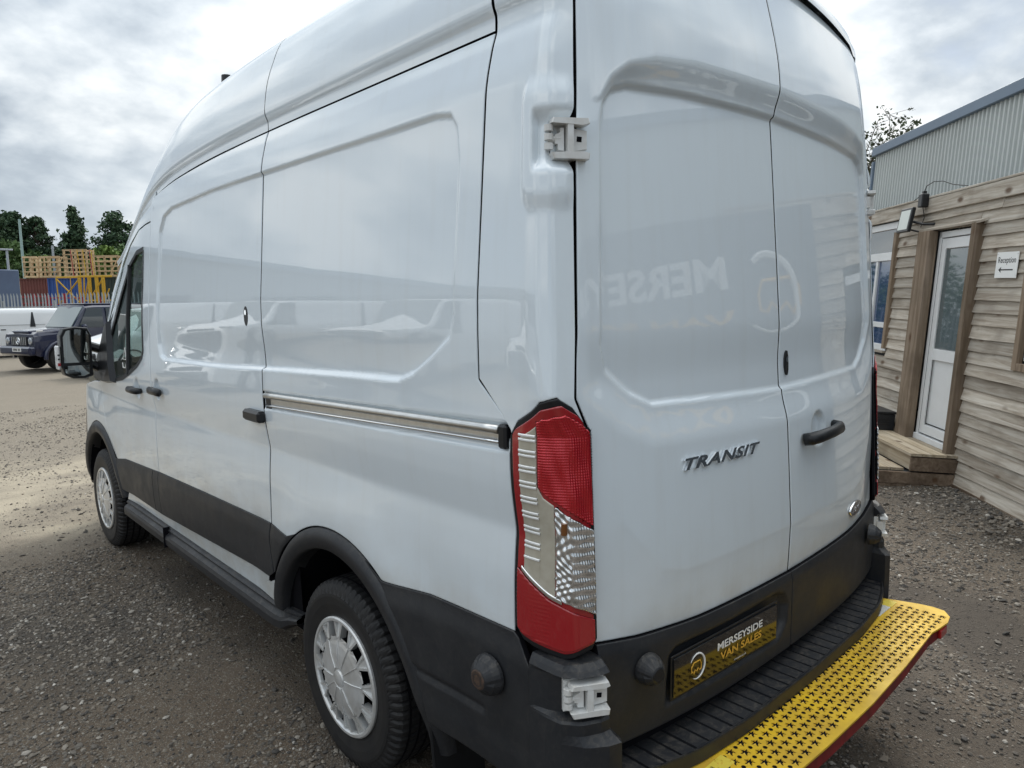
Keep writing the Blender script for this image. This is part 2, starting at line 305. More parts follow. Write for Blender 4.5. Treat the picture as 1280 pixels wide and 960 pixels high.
def rear_disp(x,z):   # + = towards the front of the van
    d=seg_sdf(x,z,REC); lo=ss(1.62,1.46,z)
    dep=.010*ss(.006,-.007,d)+.016*ss(.115,.005,d)*lo+.004*ss(.008,-.010,d)*(1-lo)
    zr=np.interp(np.abs(x),[0,.49,.70,.755,.80],[2.235,2.222,2.208,2.19,2.155]); zl=np.interp(np.abs(x),[0,.45,.62,.72,.77,.80],[2.325,2.312,2.290,2.258,2.222,2.16])
    v=(z-zr)/np.maximum(zl-zr,.004); fade=ss(.83,.70,np.abs(x))
    dep=dep-.026*ss(.0,1.,v)*fade*ss(2.66,2.36,z)
    dl=seg_sdf(x,z,LOWC); dep=dep+np.clip(dl,0,.2)*.085*ss(0,.02,dl)
    r=np.hypot((x-.225)/.055,(z-1.235)/.062); dep=dep+.018*ss(1.,.78,r)
    return dep
def rearP(x,z,off=0.): return np.stack([x+0*z,YR(x,z)+rear_disp(x,z)-off,z+0*x],-1)
def rearPlain(x,z,off=0.): return np.stack([x+0*z,YR(x,z)-off,z+0*x],-1)
def xgap(z): return np.interp(z,[.5,.85,1.36,1.45,1.6,2.0,2.378,2.48,2.56,2.62],[.886,.885,.878,.914,.902,.882,.852,.828,.790,.745])
def cornerP(s,z,off=0.):   # s 0..1 from y=.30 on the side round to the rear door gap
    z=np.asarray(z,float); s=np.asarray(s,float); zz=np.maximum(z,.3)
    X=XS(.25,zz); xg=xgap(zz)+.006; yg=YR(xg,zz); xc=np.minimum(xg+.058,X-.010); yc=yg+.026
    px=[X,X-.0005,X-.002,(X+xc)/2+.004,xc,xg]; py=[.30+0*z,.20+0*z,np.maximum(.13,yc+.06),np.maximum(.08,yc+.025),yc,yg]
    ks=np.array([0,.26,.47,.64,.80,1.]); x=np.zeros(np.broadcast(s,z).shape); y=x.copy(); tot=0
    for ds,w in ((-.035,.25),(0,.5),(.035,.25)):
        q=np.clip(s+ds*np.minimum(1,np.minimum(s,1-s)/.035),0,1)
        for i in range(5):
            t=(q-ks[i])/(ks[i+1]-ks[i]); m=((t>=0)&((t<1)|(i==4))&(t<=1))*w
            x=x+m*(px[i]+(px[i+1]-px[i])*t); y=y+m*(py[i]+(py[i+1]-py[i])*t)
    # outward normal approx for the offset
    nx=ss(1.,.45,s); ny=ss(.4,.95,s)
    return np.stack([-(x+off*nx),y-off*ny,z+0*s],-1)
def addring(P,fl,rnd=.0022):
    """grid P (ni,nj,3) with normals; append rounded flange rings on all four sides"""
    du=np.gradient(P,axis=0); dv=np.gradient(P,axis=1); N=np.cross(du,dv); N/=np.linalg.norm(N,axis=-1,keepdims=True)+1e-12
    return N
def panel(name,fn,a0,a1,b0,b1,m,parent,res=.009,flange=.026,out=(-1,0,0),mirror=False,keep=None,extra_a=(),smooth=True):
    """patch over (a,b): a from a0(b) to a1(b), b from b0(a) to b1(a)"""
    f=lambda g:(g if callable(g) else (lambda q,g=g:g+0*np.asarray(q,float)))
    a0,a1,b0,b1=map(f,(a0,a1,b0,b1)); am=.5*(float(a0(1.))+float(a1(1.))); LA=abs(float(a1(b0(am)))-float(a0(b0(am)))); LB=abs(float(b1(am))-float(b0(am)))
    na=max(4,int(LA/res)+2); nb=max(4,int(LB/res)+2)
    s=np.linspace(0,1,na); t=np.linspace(0,1,nb)
    e=.003
    s=np.unique(np.concatenate([s,[e/max(LA,.01),1-e/max(LA,.01)]])); t=np.unique(np.concatenate([t,[e/max(LB,.01),1-e/max(LB,.01)]]))
    S,T=np.meshgrid(s,t,indexing='ij'); A=am+0*S; 
    for _ in range(25):
        B=b0(A)+(b1(A)-b0(A))*T; A=a0(B)+(a1(B)-a0(B))*S
    P=fn(A,B); du=np.gradient(P,axis=0); dv=np.gradient(P,axis=1); N=np.cross(du,dv); N/=np.linalg.norm(N,axis=-1,keepdims=True)+1e-12
    o=np.array(out,float); sg=np.sign((N*o).sum(-1).mean()) or 1; N=N*sg
    def ext(Q,Nq,ax):
        a=Q if ax==0 else Q.swapaxes(0,1); n=Nq if ax==0 else Nq.swapaxes(0,1)
        def rings(e0,e1,nn):
            T_=e0-e1; T_/=np.linalg.norm(T_,axis=-1,keepdims=True)+1e-12
            return [e0+T_*.0012-nn*.0009,e0+T_*.0018-nn*.0028,e0+T_*.0015-nn*flange]
        r0=rings(a[0],a[1],n[0]); r1=rings(a[-1],a[-2],n[-1])
        a=np.concatenate([np.stack(r0[::-1]),a,np.stack(r1)],0); n=np.concatenate([np.stack([n[0]]*3),n,np.stack([n[-1]]*3)],0)
        return (a,n) if ax==0 else (a.swapaxes(0,1),n.swapaxes(0,1))
    if flange>0:
        P,N=ext(P,N,0); P,N=ext(P,N,1)
    ni,nj=P.shape[:2]; kp=None
    if keep is not None:
        C=(P[:-1,:-1]+P[1:,1:])/2; kp=keep(C)
    F=gridF(ni,nj,0,flip=(sg<0),keep=kp); V=P.reshape(-1,3)
    mi=np.zeros((ni-1,nj-1),int)
    if flange>0: mi[0]=mi[-1]=1; mi[:,0]=mi[:,-1]=1; mi[1,1:-1]=mi[1,1:-1]; 
    mi=mi.reshape(-1) if kp is None else mi[kp]
    mm=[m,void] if flange>0 else m
    ob=obj(name,V,F,mm,parent,True,smooth,mi if flange>0 else None)
    if mirror:
        obj(name,V*np.array([-1,1,1]),F[:,::-1],mm,parent,True,smooth,mi if flange>0 else None)
    return ob
# ------------------------------------------------------------------ the van
def build_van():
    van=empty('delivery_van',(0,2.76,0)); tag(van,'large white high roof panel van with a yellow rear step, parked on the gravel','van')
    CY,CZ=1.109,.343; FY=4.409; RO,RI=.548,.470
    def arch_z(y,cy,r): return CZ+np.sqrt(np.maximum(r*r-(y-cy)**2,0))
    def zwhite(y):       # lower edge of the white paint along the side
        y=np.asarray(y,float); b=np.interp(y,[.15,.55,.78,1.46,1.62,2.4,3.1,3.8,3.95,4.2,5.2],[.842,.829,.802,.780,.797,.778,.757,.722,.70,.70,.70])
        return np.maximum(b,np.maximum(arch_z(y,CY,RO+.004)*(np.abs(y-CY)<.42),arch_z(y,FY,RO+.004)*(np.abs(y-FY)<.5)))
    gR=lambda z:np.interp(z,[.43,.6,.72,.82,2.4],[1.600,1.600,1.628,1.635,1.635])
    gB=lambda z:np.interp(z,[.43,2.2,2.30],[3.104,3.104,3.085])
    zg0=lambda y:np.interp(y,[-9,.34,1.6,2.4,3.04,3.35,3.6,4.0],[2.352,2.352,2.350,2.336,2.285,2.20,2.09,1.9])
    zg=lambda y:sum(zg0(np.asarray(y)+d) for d in (-.3,-.2,-.1,0,.1,.2,.3))/7+.003
    # rear quarter side panel
    yq=lambda z:np.interp(z,[.7,1.328,1.390,1.481,2.4],[.193,.193,.205,.309,.312])
    panel('side_panel',sideP,yq,lambda z:gR(z)-.008,zwhite,lambda y:zg(y)-.006,paint,van,res=.0062)
    panel('side_panel',lambda y,z:sideP(y,z)*np.array([-1,1,1]),yq,lambda z:gR(z)-.008,zwhite,lambda y:zg(y)-.006,paint,van,res=.03,out=(1,0,0))
    sl=panel('sliding_door',sideP,lambda z:gR(z)+.006,lambda z:gB(z)-.005,lambda y:zwhite(y)+.001,lambda y:zg(y)-.006,paint,van,res=.0062)
    panel('side_panel',lambda y,z:sideP(y,z)*np.array([-1,1,1]),lambda z:gR(z)+.006,lambda z:gB(z)-.005,lambda y:zwhite(y)+.001,lambda y:zg(y)-.006,paint,van,res=.04,out=(1,0,0))
    # black cladding and the white strip under it
    zc0=lambda y:np.interp(y,[1.45,1.6,3.1,3.8],[.575,.572,.512,.512])
    cl=lambda y,z:sidePlain(y,z,.004+.007*ss(0,.05,zwhite(y)-z))
    def clad(nm,a0,a1,b0,b1,parent,fn=cl,res=.02,m=plastic,mirror=True): return panel(nm,fn,a0,a1,b0,b1,m,parent,res=res,mirror=mirror,flange=.02)
    clad('door_cladding',lambda z:gR(z)+.006,lambda z:gB(z)-.003,zc0,lambda y:zwhite(y)-.002,van)
    clad('pillar_cladding',lambda z:gB(z)+.004,lambda z:3.205+.0*z,lambda y:zc0(y),lambda y:zwhite(y)-.002,van)
    yfa=lambda z:FY-np.sqrt(np.maximum((RO+.002)**2-(z-CZ)**2,.01))
    clad('door_cladding',lambda z:3.214+0*z,yfa,zc0,lambda y:zwhite(y)-.002,van)
    yra=lambda z:CY+np.sqrt(np.maximum((RO+.002)**2-(z-CZ)**2,.01))
    clad('panel_cladding',yra,lambda z:gR(z)-.006,lambda y:.575+0*y,lambda y:zwhite(y)-.002,van)
    clad('sill_panel',lambda z:gR(z)+.004,lambda z:3.795+(.51-z)*.9,lambda y:np.interp(y,[1.6,3.7],[.452,.446]),lambda y:zc0(y)-.003,van,fn=lambda y,z:sidePlain(y,z,-.004),m=paint)
    clad('sill_panel',lambda z:yra(z)+.004,lambda z:gR(z)-.004,lambda y:.462+0*y,lambda y:.571+0*y,van,fn=lambda y,z:sidePlain(y,z,-.004),m=paint)
    # rear lower cladding with an upper bevel and the slot below the sensor
    yca=lambda z:CY-np.sqrt(np.maximum((RO-.004)**2-(z-CZ)**2,.01))
    def rc(y,z):
        d=zwhite(y)-z; o=.004+.012*ss(0,.075,d)+.004*ss(.30,.36,d)
        o=o-.010*ss(.012,.006,np.abs(z-.578))*ss(.30,.31,y)
        return sidePlain(y,z,o)
    side_clad=clad('rear_side_cladding',lambda z:.124+0*z,yca,lambda y:.415+.02*(y-.12),lambda y:np.minimum(zwhite(y)-.003,.842-1.2*np.maximum(.185-y,0)),van,fn=rc,res=.010)
    # wheel arch trims
    for cy,nm in ((CY,'r'),(FY,'f')):
        for sx in (-1,1):
            th=np.radians(np.linspace(-14 if cy==FY else 12,168 if cy==FY else 186,90)); us=np.array([0,.03,.10,.30,.5,.93,1.,1.03,1.05])
            offs=np.array([-.03,.000,.006,.018,.020,.018,.010,-.01,-.06]); TH,U=np.meshgrid(th,us,indexing='ij'); r=RO-(RO-RI)*U
            sq=1+.02*np.cos(2*TH)
            y=cy+r*np.cos(TH)*sq; z=CZ+r*np.sin(TH); ez=np.maximum(z,.3)
            x=-(XS(y,ez)+offs[None,:]-.02*ss(.5,.3,z)); P=np.stack([x*(-sx),y,z],-1)
            obj('wheel_arch_trim',P.reshape(-1,3),gridF(len(th),len(us)),plastic,van,True,True)
            mb=MB(); n=28; V=[];F=[]
            for i in range(n+1):
                a=math.radians(5+172*i/n); V.append((sx*.955,cy+.468*math.cos(a),CZ+.468*math.sin(a))); V.append((sx*.60,cy+.468*math.cos(a),CZ+.468*math.sin(a)))
            for i in range(n): F.append((2*i,2*i+1,2*i+3,2*i+2))
            V2=[(sx*.60,cy+.47*math.cos(math.radians(a)),CZ+.47*math.sin(math.radians(a))) for a in range(0,360,15)]
            mb.add(V,F); mb.add(V2,[tuple(range(24))]); mb.build('wheel_well',void,van,True,smooth=False)
    # dark skin added behind the gaps: blocks light leaks, shade put into its colour
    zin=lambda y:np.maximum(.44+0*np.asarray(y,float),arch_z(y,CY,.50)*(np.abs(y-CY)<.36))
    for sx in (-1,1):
        panel('gap_shade_skin',lambda y,z,sx=sx:sidePlain(y,z,-.030)*np.array([-sx,1,1]),.10,lambda z:3.16+0*z,zin,lambda y:zg(y)+.02,void,van,res=.04,flange=0,out=(sx,0,0))
    panel('gap_shade_skin',lambda x,z:rearPlain(x,z,-.040),lambda z:-xgap(z)-.004,lambda z:xgap(z)+.004,.50,2.56,void,van,res=.05,flange=0,out=(0,-1,0))
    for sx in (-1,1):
        panel('gap_shade_skin',lambda s,z,sx=sx:cornerP(s,z,-.030)*np.array([1,1,1]) if sx<0 else cornerP(s,z,-.030)*np.array([-1,1,1]),0.,1.,.45,2.56,void,van,res=.012,flange=0,out=(sx,0,0))
    mb=MB()
    mb.box((0,2.6,.42),(1.5,4.9,.16)); mb.box((0,1.109,.34),(1.5,.12,.12)); mb.box((0,4.409,.32),(1.5,.14,.12)); mb.box((.3,2.2,.33),(.5,1.1,.18)); mb.box((0,.35,.46),(1.7,.5,.12))
    mb.box((-.845,2.6,.385),(.12,2.1,.09)); mb.box((.845,2.6,.385),(.12,2.1,.09))
    mb.build('chassis',void,van,True)
    # corner panels above the lamps (hinge pocket included)
    def cor(s,z,sx=-1):
        q=ss(2.13,2.085,z)*ss(1.975,2.02,z); dz=np.abs(z-2.045); dep=-.011*ss(.165,.105,dz+.25*np.maximum(.52-s,0))*ss(.40,.49,s)*ss(1.02,.90,s)*(1-q*ss(.55,.62,s))+.020*q*ss(.56,.63,s)
        off=-dep; hb=.006*ss(.0,.02,z-2.345)*ss(2.46,2.40,z)*ss(.30,.1,s)*0
        P=cornerP(s,z,0.0015); P2=cornerP(s,z,.0015+1.); Nn=P2-P
        P=P+Nn*off[...,None]
        # the corner stays flush under the roof rail: fade out the overhanging ledge to the rear
        
        if sx>0: P=P*np.array([-1,1,1])
        return P
    zhi_=lambda s:np.interp(s,[0,.10,.30,.45,.78,.92,1.],[1.352,1.388,1.415,1.440,1.452,1.425,1.370])
    zl1=lambda s:np.interp(s,[0,.25,.45,.8,.93,1.],[1.40,1.402,1.425,1.462,1.446,1.405])+.006
    cbot=lambda s:np.where(np.asarray(s)<.31,np.interp(s,[0,.02,.31],[1.487,1.480,1.366]),zhi_((np.asarray(s)-.31)/.69)+.005)
    panel('corner_panel',cor,0.004,lambda z:1.-.016+0*z,cbot,lambda s:np.interp(s,[0,.4,.7,1],[2.600,2.600,2.59,2.575]),paint,van,res=.008)
    panel('corner_panel',lambda s,z:cor(s,z,1),0.004,.984,cbot,lambda s:np.interp(s,[0,.4,.7,1],[2.600,2.600,2.59,2.575]),paint,van,res=.015,out=(1,0,0))
    # rear doors
    zb=lambda x:np.interp(np.abs(x),[0,.5,.75,.9],[.800,.808,.822,.842])
    zt=lambda x:2.672-.052*(np.abs(x)/.69)**2-.9*np.maximum(np.abs(x)-.70,0)**1.3
    dl=panel('rear_door',rearP,lambda z:-xgap(z)+.003,lambda z:-.0065+0*z,zb,zt,paint,van,res=.0064,out=(0,-1,0))
    dr=panel('rear_door',rearP,lambda z:.0065+0*z,lambda z:xgap(z)-.003,zb,zt,paint,van,res=.0066,out=(0,-1,0))
    tag(dl,'left rear door with chrome TRANSIT lettering'); tag(dr,'right rear door with black handle')
    # lower black door claddings, number plate recess on the left
    PR=[(-.655,.605),(-.645,.735),(-.62,.755),(-.10,.755),(-.055,.740),(-.030,.700),(-.040,.640),(-.085,.600)]
    def lc(x,z):
        y=YR(x,z)+rear_disp(x,z)*.6-.006-.006*ss(0,.03,zb(x)-z)
        y=y+.020*ss(.004,-.010,seg_sdf(x,z,PR)); return np.stack([x+0*z,y,z+0*x],-1)
    zlb=lambda x:.548+.01*np.abs(x)
    c1=panel('lower_door_cladding',lc,lambda z:-.882+0*z,lambda z:-.004+0*z,zlb,lambda x:zb(x)-.004,plastic,dl,res=.009,out=(0,-1,0),flange=.02)
    c2=panel('lower_door_cladding',lc,lambda z:.004+0*z,lambda z:.882+0*z,zlb,lambda x:zb(x)-.004,plastic,dr,res=.012,out=(0,-1,0),flange=.02)
    def on_rear(V,cx,cz,off,fn=rearP,tilt=0.,dx=1.):
        V=np.array(V,float); x=cx+V[:,0]*dx; z=cz+V[:,1]+V[:,0]*tilt; P=fn(x,z); P[:,1]-=off+V[:,2]; return P
    # number plate (flat, its own geometry), lettering as thin print
    pc=np.array([-.374,0,.672]); yl=float(YR(-.634,.672))+.010; yr_=float(YR(-.114,.672))+.010
    pa=math.atan2(yr_-yl,.52); pm=(yl+yr_)/2-.016
    PM=Matrix.Translation((pc[0],pm,pc[2]))@Matrix.Rotation(pa,4,'Z')@Matrix.Rotation(math.radians(90),4,'X')
    mb=MB(); mb.box((0,0,0),(.52,.111,.004),bev=.0015); mb.v=[tuple(PM@Vector(v)) for v in mb.v]
    plate=mb.build('number_plate',plate_m,van,True)
    mb=MB(); mb.box((0,0,-.004),(.535,.126,.004),bev=.0015); mb.v=[tuple(PM@Vector(v)) for v in mb.v]; mb.build('plate_surround',plastic_d,plate)
    def ptext(name,txt,size,x,y,m,**k):
        V,F=text_geo(txt,size,**k); V=[tuple(PM@Vector((a+x,b+y,.0035))) for a,b,c in V]; obj(name,V,F,m,plate,False,False)
    ptext('lettering','MERSEYSIDE',.031,.055,.021,whitep,bold=.0008,sx=1.42)
    ptext('lettering','VAN SALES',.031,.062,-.011,yellowp,bold=.0008,sx=1.42)
    ptext('lettering','evansales.co.uk',.010,.055,-.044,whitep)
    mb=MB()
    pts=[(-.158+.034*math.cos(a),.002+.036*math.sin(a),.0034) for a in np.radians(np.linspace(-120,150,30))]
    mb.tube([PM@Vector(p) for p in pts],[.0008+.0022*math.sin(math.pi*i/29) for i in range(30)],6); mb.build('logo_ring',whitep,plate)
    vanlogo=[(-.024,-.012),(-.024,.004),(-.014,.014),(.014,.014),(.020,.002),(.020,-.012),(.012,-.014),(.006,-.006),(.000,-.014),(-.008,-.008),(-.014,-.018),(-.019,-.010)]
    mb=MB(); mb.tube([PM@Vector((-.160+a,.002+b,.0036)) for a,b in vanlogo],.0016,5,closed=True); mb.build('logo_outline',yellowp,plate)
    # TRANSIT chrome lettering
    V,F=text_geo('TRANSIT',.043,ext=.0028,shear=.35,bold=.0013,sx=1.85,spacing=1.06)
    w=V[:,0].max()-V[:,0].min(); V[:,0]*=.370/w; 
    obj('chrome_lettering',on_rear(V,-.400,1.238,.0045,tilt=-.012),F,chrome,dl,True,False)
    # oval badge
    mb=MB(); n=40; E0=[(.070*math.cos(a),.029*math.sin(a)) for a in np.linspace(0,2*math.pi,n,endpoint=False)]
    V=[];F=[]
    for sc,h in ((1.,0),(.985,.006),(.94,.0070),(.91,.004)):
        V+=[(a*sc,b*(sc if sc==1 else sc-.05*(1-sc)/.14),h) for a,b in E0]
    for k in range(3):
        for i in range(n): F.append((k*n+i,k*n+(i+1)%n,(k+1)*n+(i+1)%n,(k+1)*n+i))
    bd=obj('oval_badge',on_rear(V,.575,.880,.002),F,chrome,dr,True,True)
    V=[(a*.92,b*.88,.0050) for a,b in E0]; obj('badge_face',on_rear(V,.575,.880,.002),[tuple(range(n))],mat('badge dark blue',(.012,.018,.045),.15,0,1.),bd)
    V,F=text_geo('Ford',.040,ext=.0005,shear=.3); obj('badge_script',on_rear(V,.575,.880,.0068),F,chrome,bd,False,False)
    # handle and lock on the right door
    mb=MB(); hp=[(-.125,-.006,.006),(-.118,-.002,.028),(-.09,.002,.040),(0,.006,.044),(.08,.009,.040),(.112,.012,.028),(.120,.014,.004)]
    P=on_rear(hp,.222,1.222,0.,fn=rearPlain); rr=[.020,.021,.021,.020,.019,.017,.015]
    mb.tube(P,rr,10); o=mb.build('door_handle',plastic_d,dr,True,smooth=True); 
    mb=MB(); n=24; V=[(.020*math.cos(a)*(.62 if abs(math.sin(a))<.99 else .62),.040*math.sin(a),h) for h in (0,.005) for a in np.linspace(0,2*math.pi,n,endpoint=False)]
    mb.add(on_rear(V,.047,1.470,.001),[tuple(range(n,2*n))]+[(i,(i+1)%n,n+(i+1)%n,n+i) for i in range(n)]); lk=mb.build('security_lock',plastic_d,dr,True)
    mb=MB(); mb.add(on_rear([(.007*math.cos(a),.012+.010*math.sin(a),.007) for a in np.linspace(0,2*math.pi,16,endpoint=False)],.047,1.470,.001),[tuple(range(16))]); mb.build('lock_barrel',chrome,lk)
    # parking sensors (domed pods): two on the doors, one on the side
    def dome(name,parent,O,U,Vv,Nn,r=.062,rusty=False):
        mb=MB(); prof=[(r,0),(r*.98,.008),(r*.82,.026),(r*.52,.041),(r*.48,.042)]
        n=30
        def pt(rad,h,a): return tuple(np.array(O)+np.array(U)*rad*math.cos(a)+np.array(Vv)*rad*math.sin(a)+np.array(Nn)*h)
        V=[];F=[]
        for i in range(n):
            a=2*math.pi*i/n
            for k,(rad,h) in enumerate(prof):
                V.append(pt(rad*(1+.0*(i%3)),h-(.004 if (i%5==0 and k in(1,2)) else 0),a))
        K=len(prof)
        for i in range(n):
            for k in range(K-1): F.append((i*K+k,i*K+k+1,((i+1)%n)*K+k+1,((i+1)%n)*K+k))
        mb.add(V,F); o=mb.build(name,plastic,parent,True,smooth=False)
        mb=MB(); V=[pt(r*.48,.042,2*math.pi*i/24) for i in range(24)]+[pt(r*.41,.044,2*math.pi*i/24) for i in range(24)]
        mb.add(V,[(i,(i+1)%24,24+(i+1)%24,24+i) for i in range(24)]+[tuple(range(24,48))]); f=mb.build('sensor_face',mat('rusty sensor face',(.10,.06,.04),.6,noise=(90,1.),col2=(.02,.02,.02)) if rusty else plastic_d,o)
        mb=MB(); V=[pt(r*.30,.0445,2*math.pi*i/20) for i in range(20)]+[pt(r*.26,.0445,2*math.pi*i/20) for i in range(20)]
        mb.add(V,[(i,(i+1)%20,20+(i+1)%20,20+i) for i in range(20)]); mb.build('sensor_ring',plastic,o)
        return o
    dome('parking_sensor',van,(-1.000,.268,.700),(0,1,0),(0,0,1),(-1,0,0),.056,True)
    for x in (-.735,.735):
        y=float(YR(x,.735))-.010; nx=.22*np.sign(x); nn=np.array([nx,-1,0]); nn/=np.linalg.norm(nn); u=np.array([-nn[1],nn[0],0])
        dome('parking_sensor',van,(x,y,.738),u,(0,0,1),nn,.042)
    # hinges
    def hinge(zc,hz,sx,wid,y0,deep):
        xg=float(xgap(zc)) if zc>1.3 else .905
        # local frame: u along the corner towards the rear door, n outward-rearward
        X0,X1=(np.array([-(xg+.066),y0+.030,zc]),np.array([-(xg-.020),y0-.020,zc])) if zc>1.3 else (np.array([-.984,.010,zc]),np.array([-.893,-.044,zc])); u=(X1-X0); L=np.linalg.norm(u); u/=L; nn=np.array([u[1],-u[0],0]); 
        if nn[1]>0: nn=-nn
        def M(a,b,c): p=X0+u*a+nn*c+np.array([0,0,b]); return (p[0]*(-sx) if sx>0 else p[0],p[1],p[2])
        root=None
        def prism(name,poly,c0,c1,m=hinge_w,parent=van):
            mb=MB(); n=len(poly); V=[M(a,b,c0) for a,b in poly]+[M(a,b,c1) for a,b in poly]
            inn=[( (a-sum(p[0] for p in poly)/n)*.94+sum(p[0] for p in poly)/n,(b-sum(p[1] for p in poly)/n)*.94+sum(p[1] for p in poly)/n) for a,b in poly]
            V+=[M(a,b,c1+.003) for a,b in inn]
            mb.add(V,[(i,(i+1)%n,n+(i+1)%n,n+i) for i in range(n)]+[(n+i,n+(i+1)%n,2*n+(i+1)%n,2*n+i) for i in range(n)]+[tuple(range(2*n,3*n))]+[tuple(range(n))[::-1]])
            return mb.build(name,m,parent,world=(parent is van))
        h=hz
        t=L
        root=prism('door_hinge',[(.0,-h*.95),(t*.97,-h*.95),(t*.97,h*.95),(.0,h*.95)],-.034,-.020,hinge_w)
        prism('hinge_bar',[(t*.08,h*.70),(t*.12,h*.95),(t*.98,h*.97),(t*1.02,h*.72),(t*.86,h*.62),(t*.5,h*.66)],-.012,.016,parent=root)
        prism('hinge_bar',[(t*.08,-h*.66),(t*.5,-h*.62),(t*.86,-h*.58),(t*1.02,-h*.66),(t*1.0,-h*.96),(t*.14,-h*.96)],-.012,.016,parent=root)
        prism('hinge_web',[(t*.47,-h*.70),(t*.62,-h*.70),(t*.62,h*.70),(t*.47,h*.70)],-.010,.015,parent=root)
        prism('hinge_plate',[(t*.66,-h*.56),(t*1.0,-h*.42),(t*1.0,h*.46),(t*.66,h*.56)],-.022,-.003,parent=root)
        prism('hinge_plate',[(t*.20,-h*.22),(t*.27,-h*.22),(t*.27,-h*.52),(t*.43,-h*.56),(t*.43,h*.56),(t*.33,h*.56),(t*.33,h*.34),(t*.20,h*.22)],-.020,.000,parent=root)
        for q in (-.50,-.06,.36):
            mb=MB(); mb.tube([M(t*.06,h*q,.000),M(t*.06,h*(q+.30),.000)],.011,10); mb.build('hinge_knuckle',hinge_w,root,smooth=False)
        mb=MB(); mb.tube([M(t*.02,h*.0,-.004),M(t*.34,h*.05,-.004)],.008,8); mb.build('hinge_arm',hinge_w,root)
        mb=MB(); mb.tube([M(t*.80,h*.04,-.008),M(t*.80,h*.04,.001)],.0085,4); mb.build('hinge_hole_dark',void,root)  # dark square stands in for the shaded hole in the plate
        return root
    for sx in (-1,1):
        hinge(2.052,.048,sx,.1,float(YR(.9,2.05)),1)
        hinge(.730,.043,sx,.1,-.010,1)
    # ---- tail lamps
    zlo=lambda s:np.interp(s,[0,.12,.30,.62,.80,.94,1.],[.862,.832,.823,.812,.826,.836,.860])
    zhi=lambda s:np.interp(s,[0,.10,.30,.45,.78,.92,1.],[1.352,1.388,1.415,1.440,1.452,1.425,1.370])
    def lampS(q): return .31+.69*q     # lamp coordinate 0..1 -> corner coordinate (y = .19 forward edge)
    def lamp(sx):
        fl=np.array([-1,1,1]) if sx>0 else np.array([1,1,1])
        def cp(off,wob=None):
            def f(q,z):
                o=off+(wob(q,z) if wob else 0); P=cornerP(lampS(q),z,0.); P1=cornerP(lampS(q),z,1.)-P; o=np.asarray(o)*np.ones(P.shape[:-1])
                return (P+P1*o[...,None])*fl
            return f
        def part(name,off,a0,a1,b0,b1,m,parent,res=.006,fl_=.012,wob=None):
            # scale A as metres-ish
            g=cp(off,wob); fa=lambda g_:(g_ if callable(g_) else (lambda z:g_+0*np.asarray(z,float)))
            A0,A1=fa(a0),fa(a1)
            return panel(name,lambda a,z:g(a/.25,z),lambda z:A0(z)*.25,lambda z:A1(z)*.25,lambda a:b0(a/.25),lambda a:b1(a/.25),m,parent,res=res,flange=fl_,out=(sx,-1,0))
        lo=lambda d:(lambda q:zlo(np.clip(q,0,1))+d); hi=lambda d:(lambda q:zhi(np.clip(q,0,1))-d)
        L=part('tail_lamp',.004,0.,1.,lo(0),hi(0),plastic_d,van,res=.008)
        A=lambda q:np.interp(q,[.0,.38,.44,1.],[1.262,1.240,1.215,1.130]); B=lambda q:np.interp(q,[0,.13,.5,1.],[1.035,1.020,.965,.915])
        part('red_lens_frame',.010,.060,.940,lo(.016),hi(.017),red_lens,L,res=.008)
        part('reflector_chamber',.0125,.165,.372,lambda q:B(q)+.008,lambda q:np.minimum(zhi(q)-.045,1.33+.32*q),beige,L)
        part('reflector_chamber',.0125,.376,.545,lambda q:B(q)+.008,lambda q:A(q)-.006,beige,L)
        for k in range(9):
            zc=1.362-.0385*k
            for d in (0,.011):
                if zc-d<1.045: continue
                part('chrome_bar',.0165,.172,.368,lambda q,z=zc-d:z-.010*q,lambda q,z=zc-d:z+.0034-.010*q,bright_bar,L,res=.01,fl_=.004)
        rib=lambda q,z:.0018*np.abs(np.sin(q*.25/.0065*math.pi))+.0014*np.abs(np.sin(z/.0065*math.pi))+.0022*np.sin(z*52+q*14)*np.sin(q*23)
        part('red_prism_lens',.013,.405,.945,lambda q:A(q)+.008,hi(.040),red_prism,L,res=.0022,wob=rib)
        rib2=lambda q,z:.0024*np.abs(np.sin(q*.25/.0068*math.pi))*(q>.66)+.0034*np.sin(q*70+np.sin(z*60)*2.)*np.sin(z*260+np.sin(z*31)*3+q*20)*(q<=.70)+.0010*np.sin(z*300)*(q>.70)+.0016*np.sin(z*88+q*30)*np.sin(z*41)
        part('clear_prism_lens',.0165,.560,.945,lambda q:B(q)+.008,lambda q:A(q)-.008,silver_prism,L,res=.0022,wob=rib2)
        part('chrome_edge',.016,.14,.60,lambda q:B(q)-.002,lambda q:B(q)+.007,chrome,L,res=.01,fl_=.005)
        rib3=lambda q,z:.0022*np.abs(np.sin(q*.25/.008*math.pi))*(q>.5)+.0016*np.abs(np.sin(z/.010*math.pi))*(q<=.5)
        part('lower_red_lens',.014,.075,.935,lo(.024),lambda q:B(q)-.010,red_lens,L,res=.004,wob=rib3)
        b=cp(.020)(np.array([.64]),np.array([1.155]))[0]; mb=MB(); mb.tube([b,b+np.array([0,0,-.028])],.008,10); mb.build('indicator_bulb',amber,L)
    lamp(-1); lamp(1)
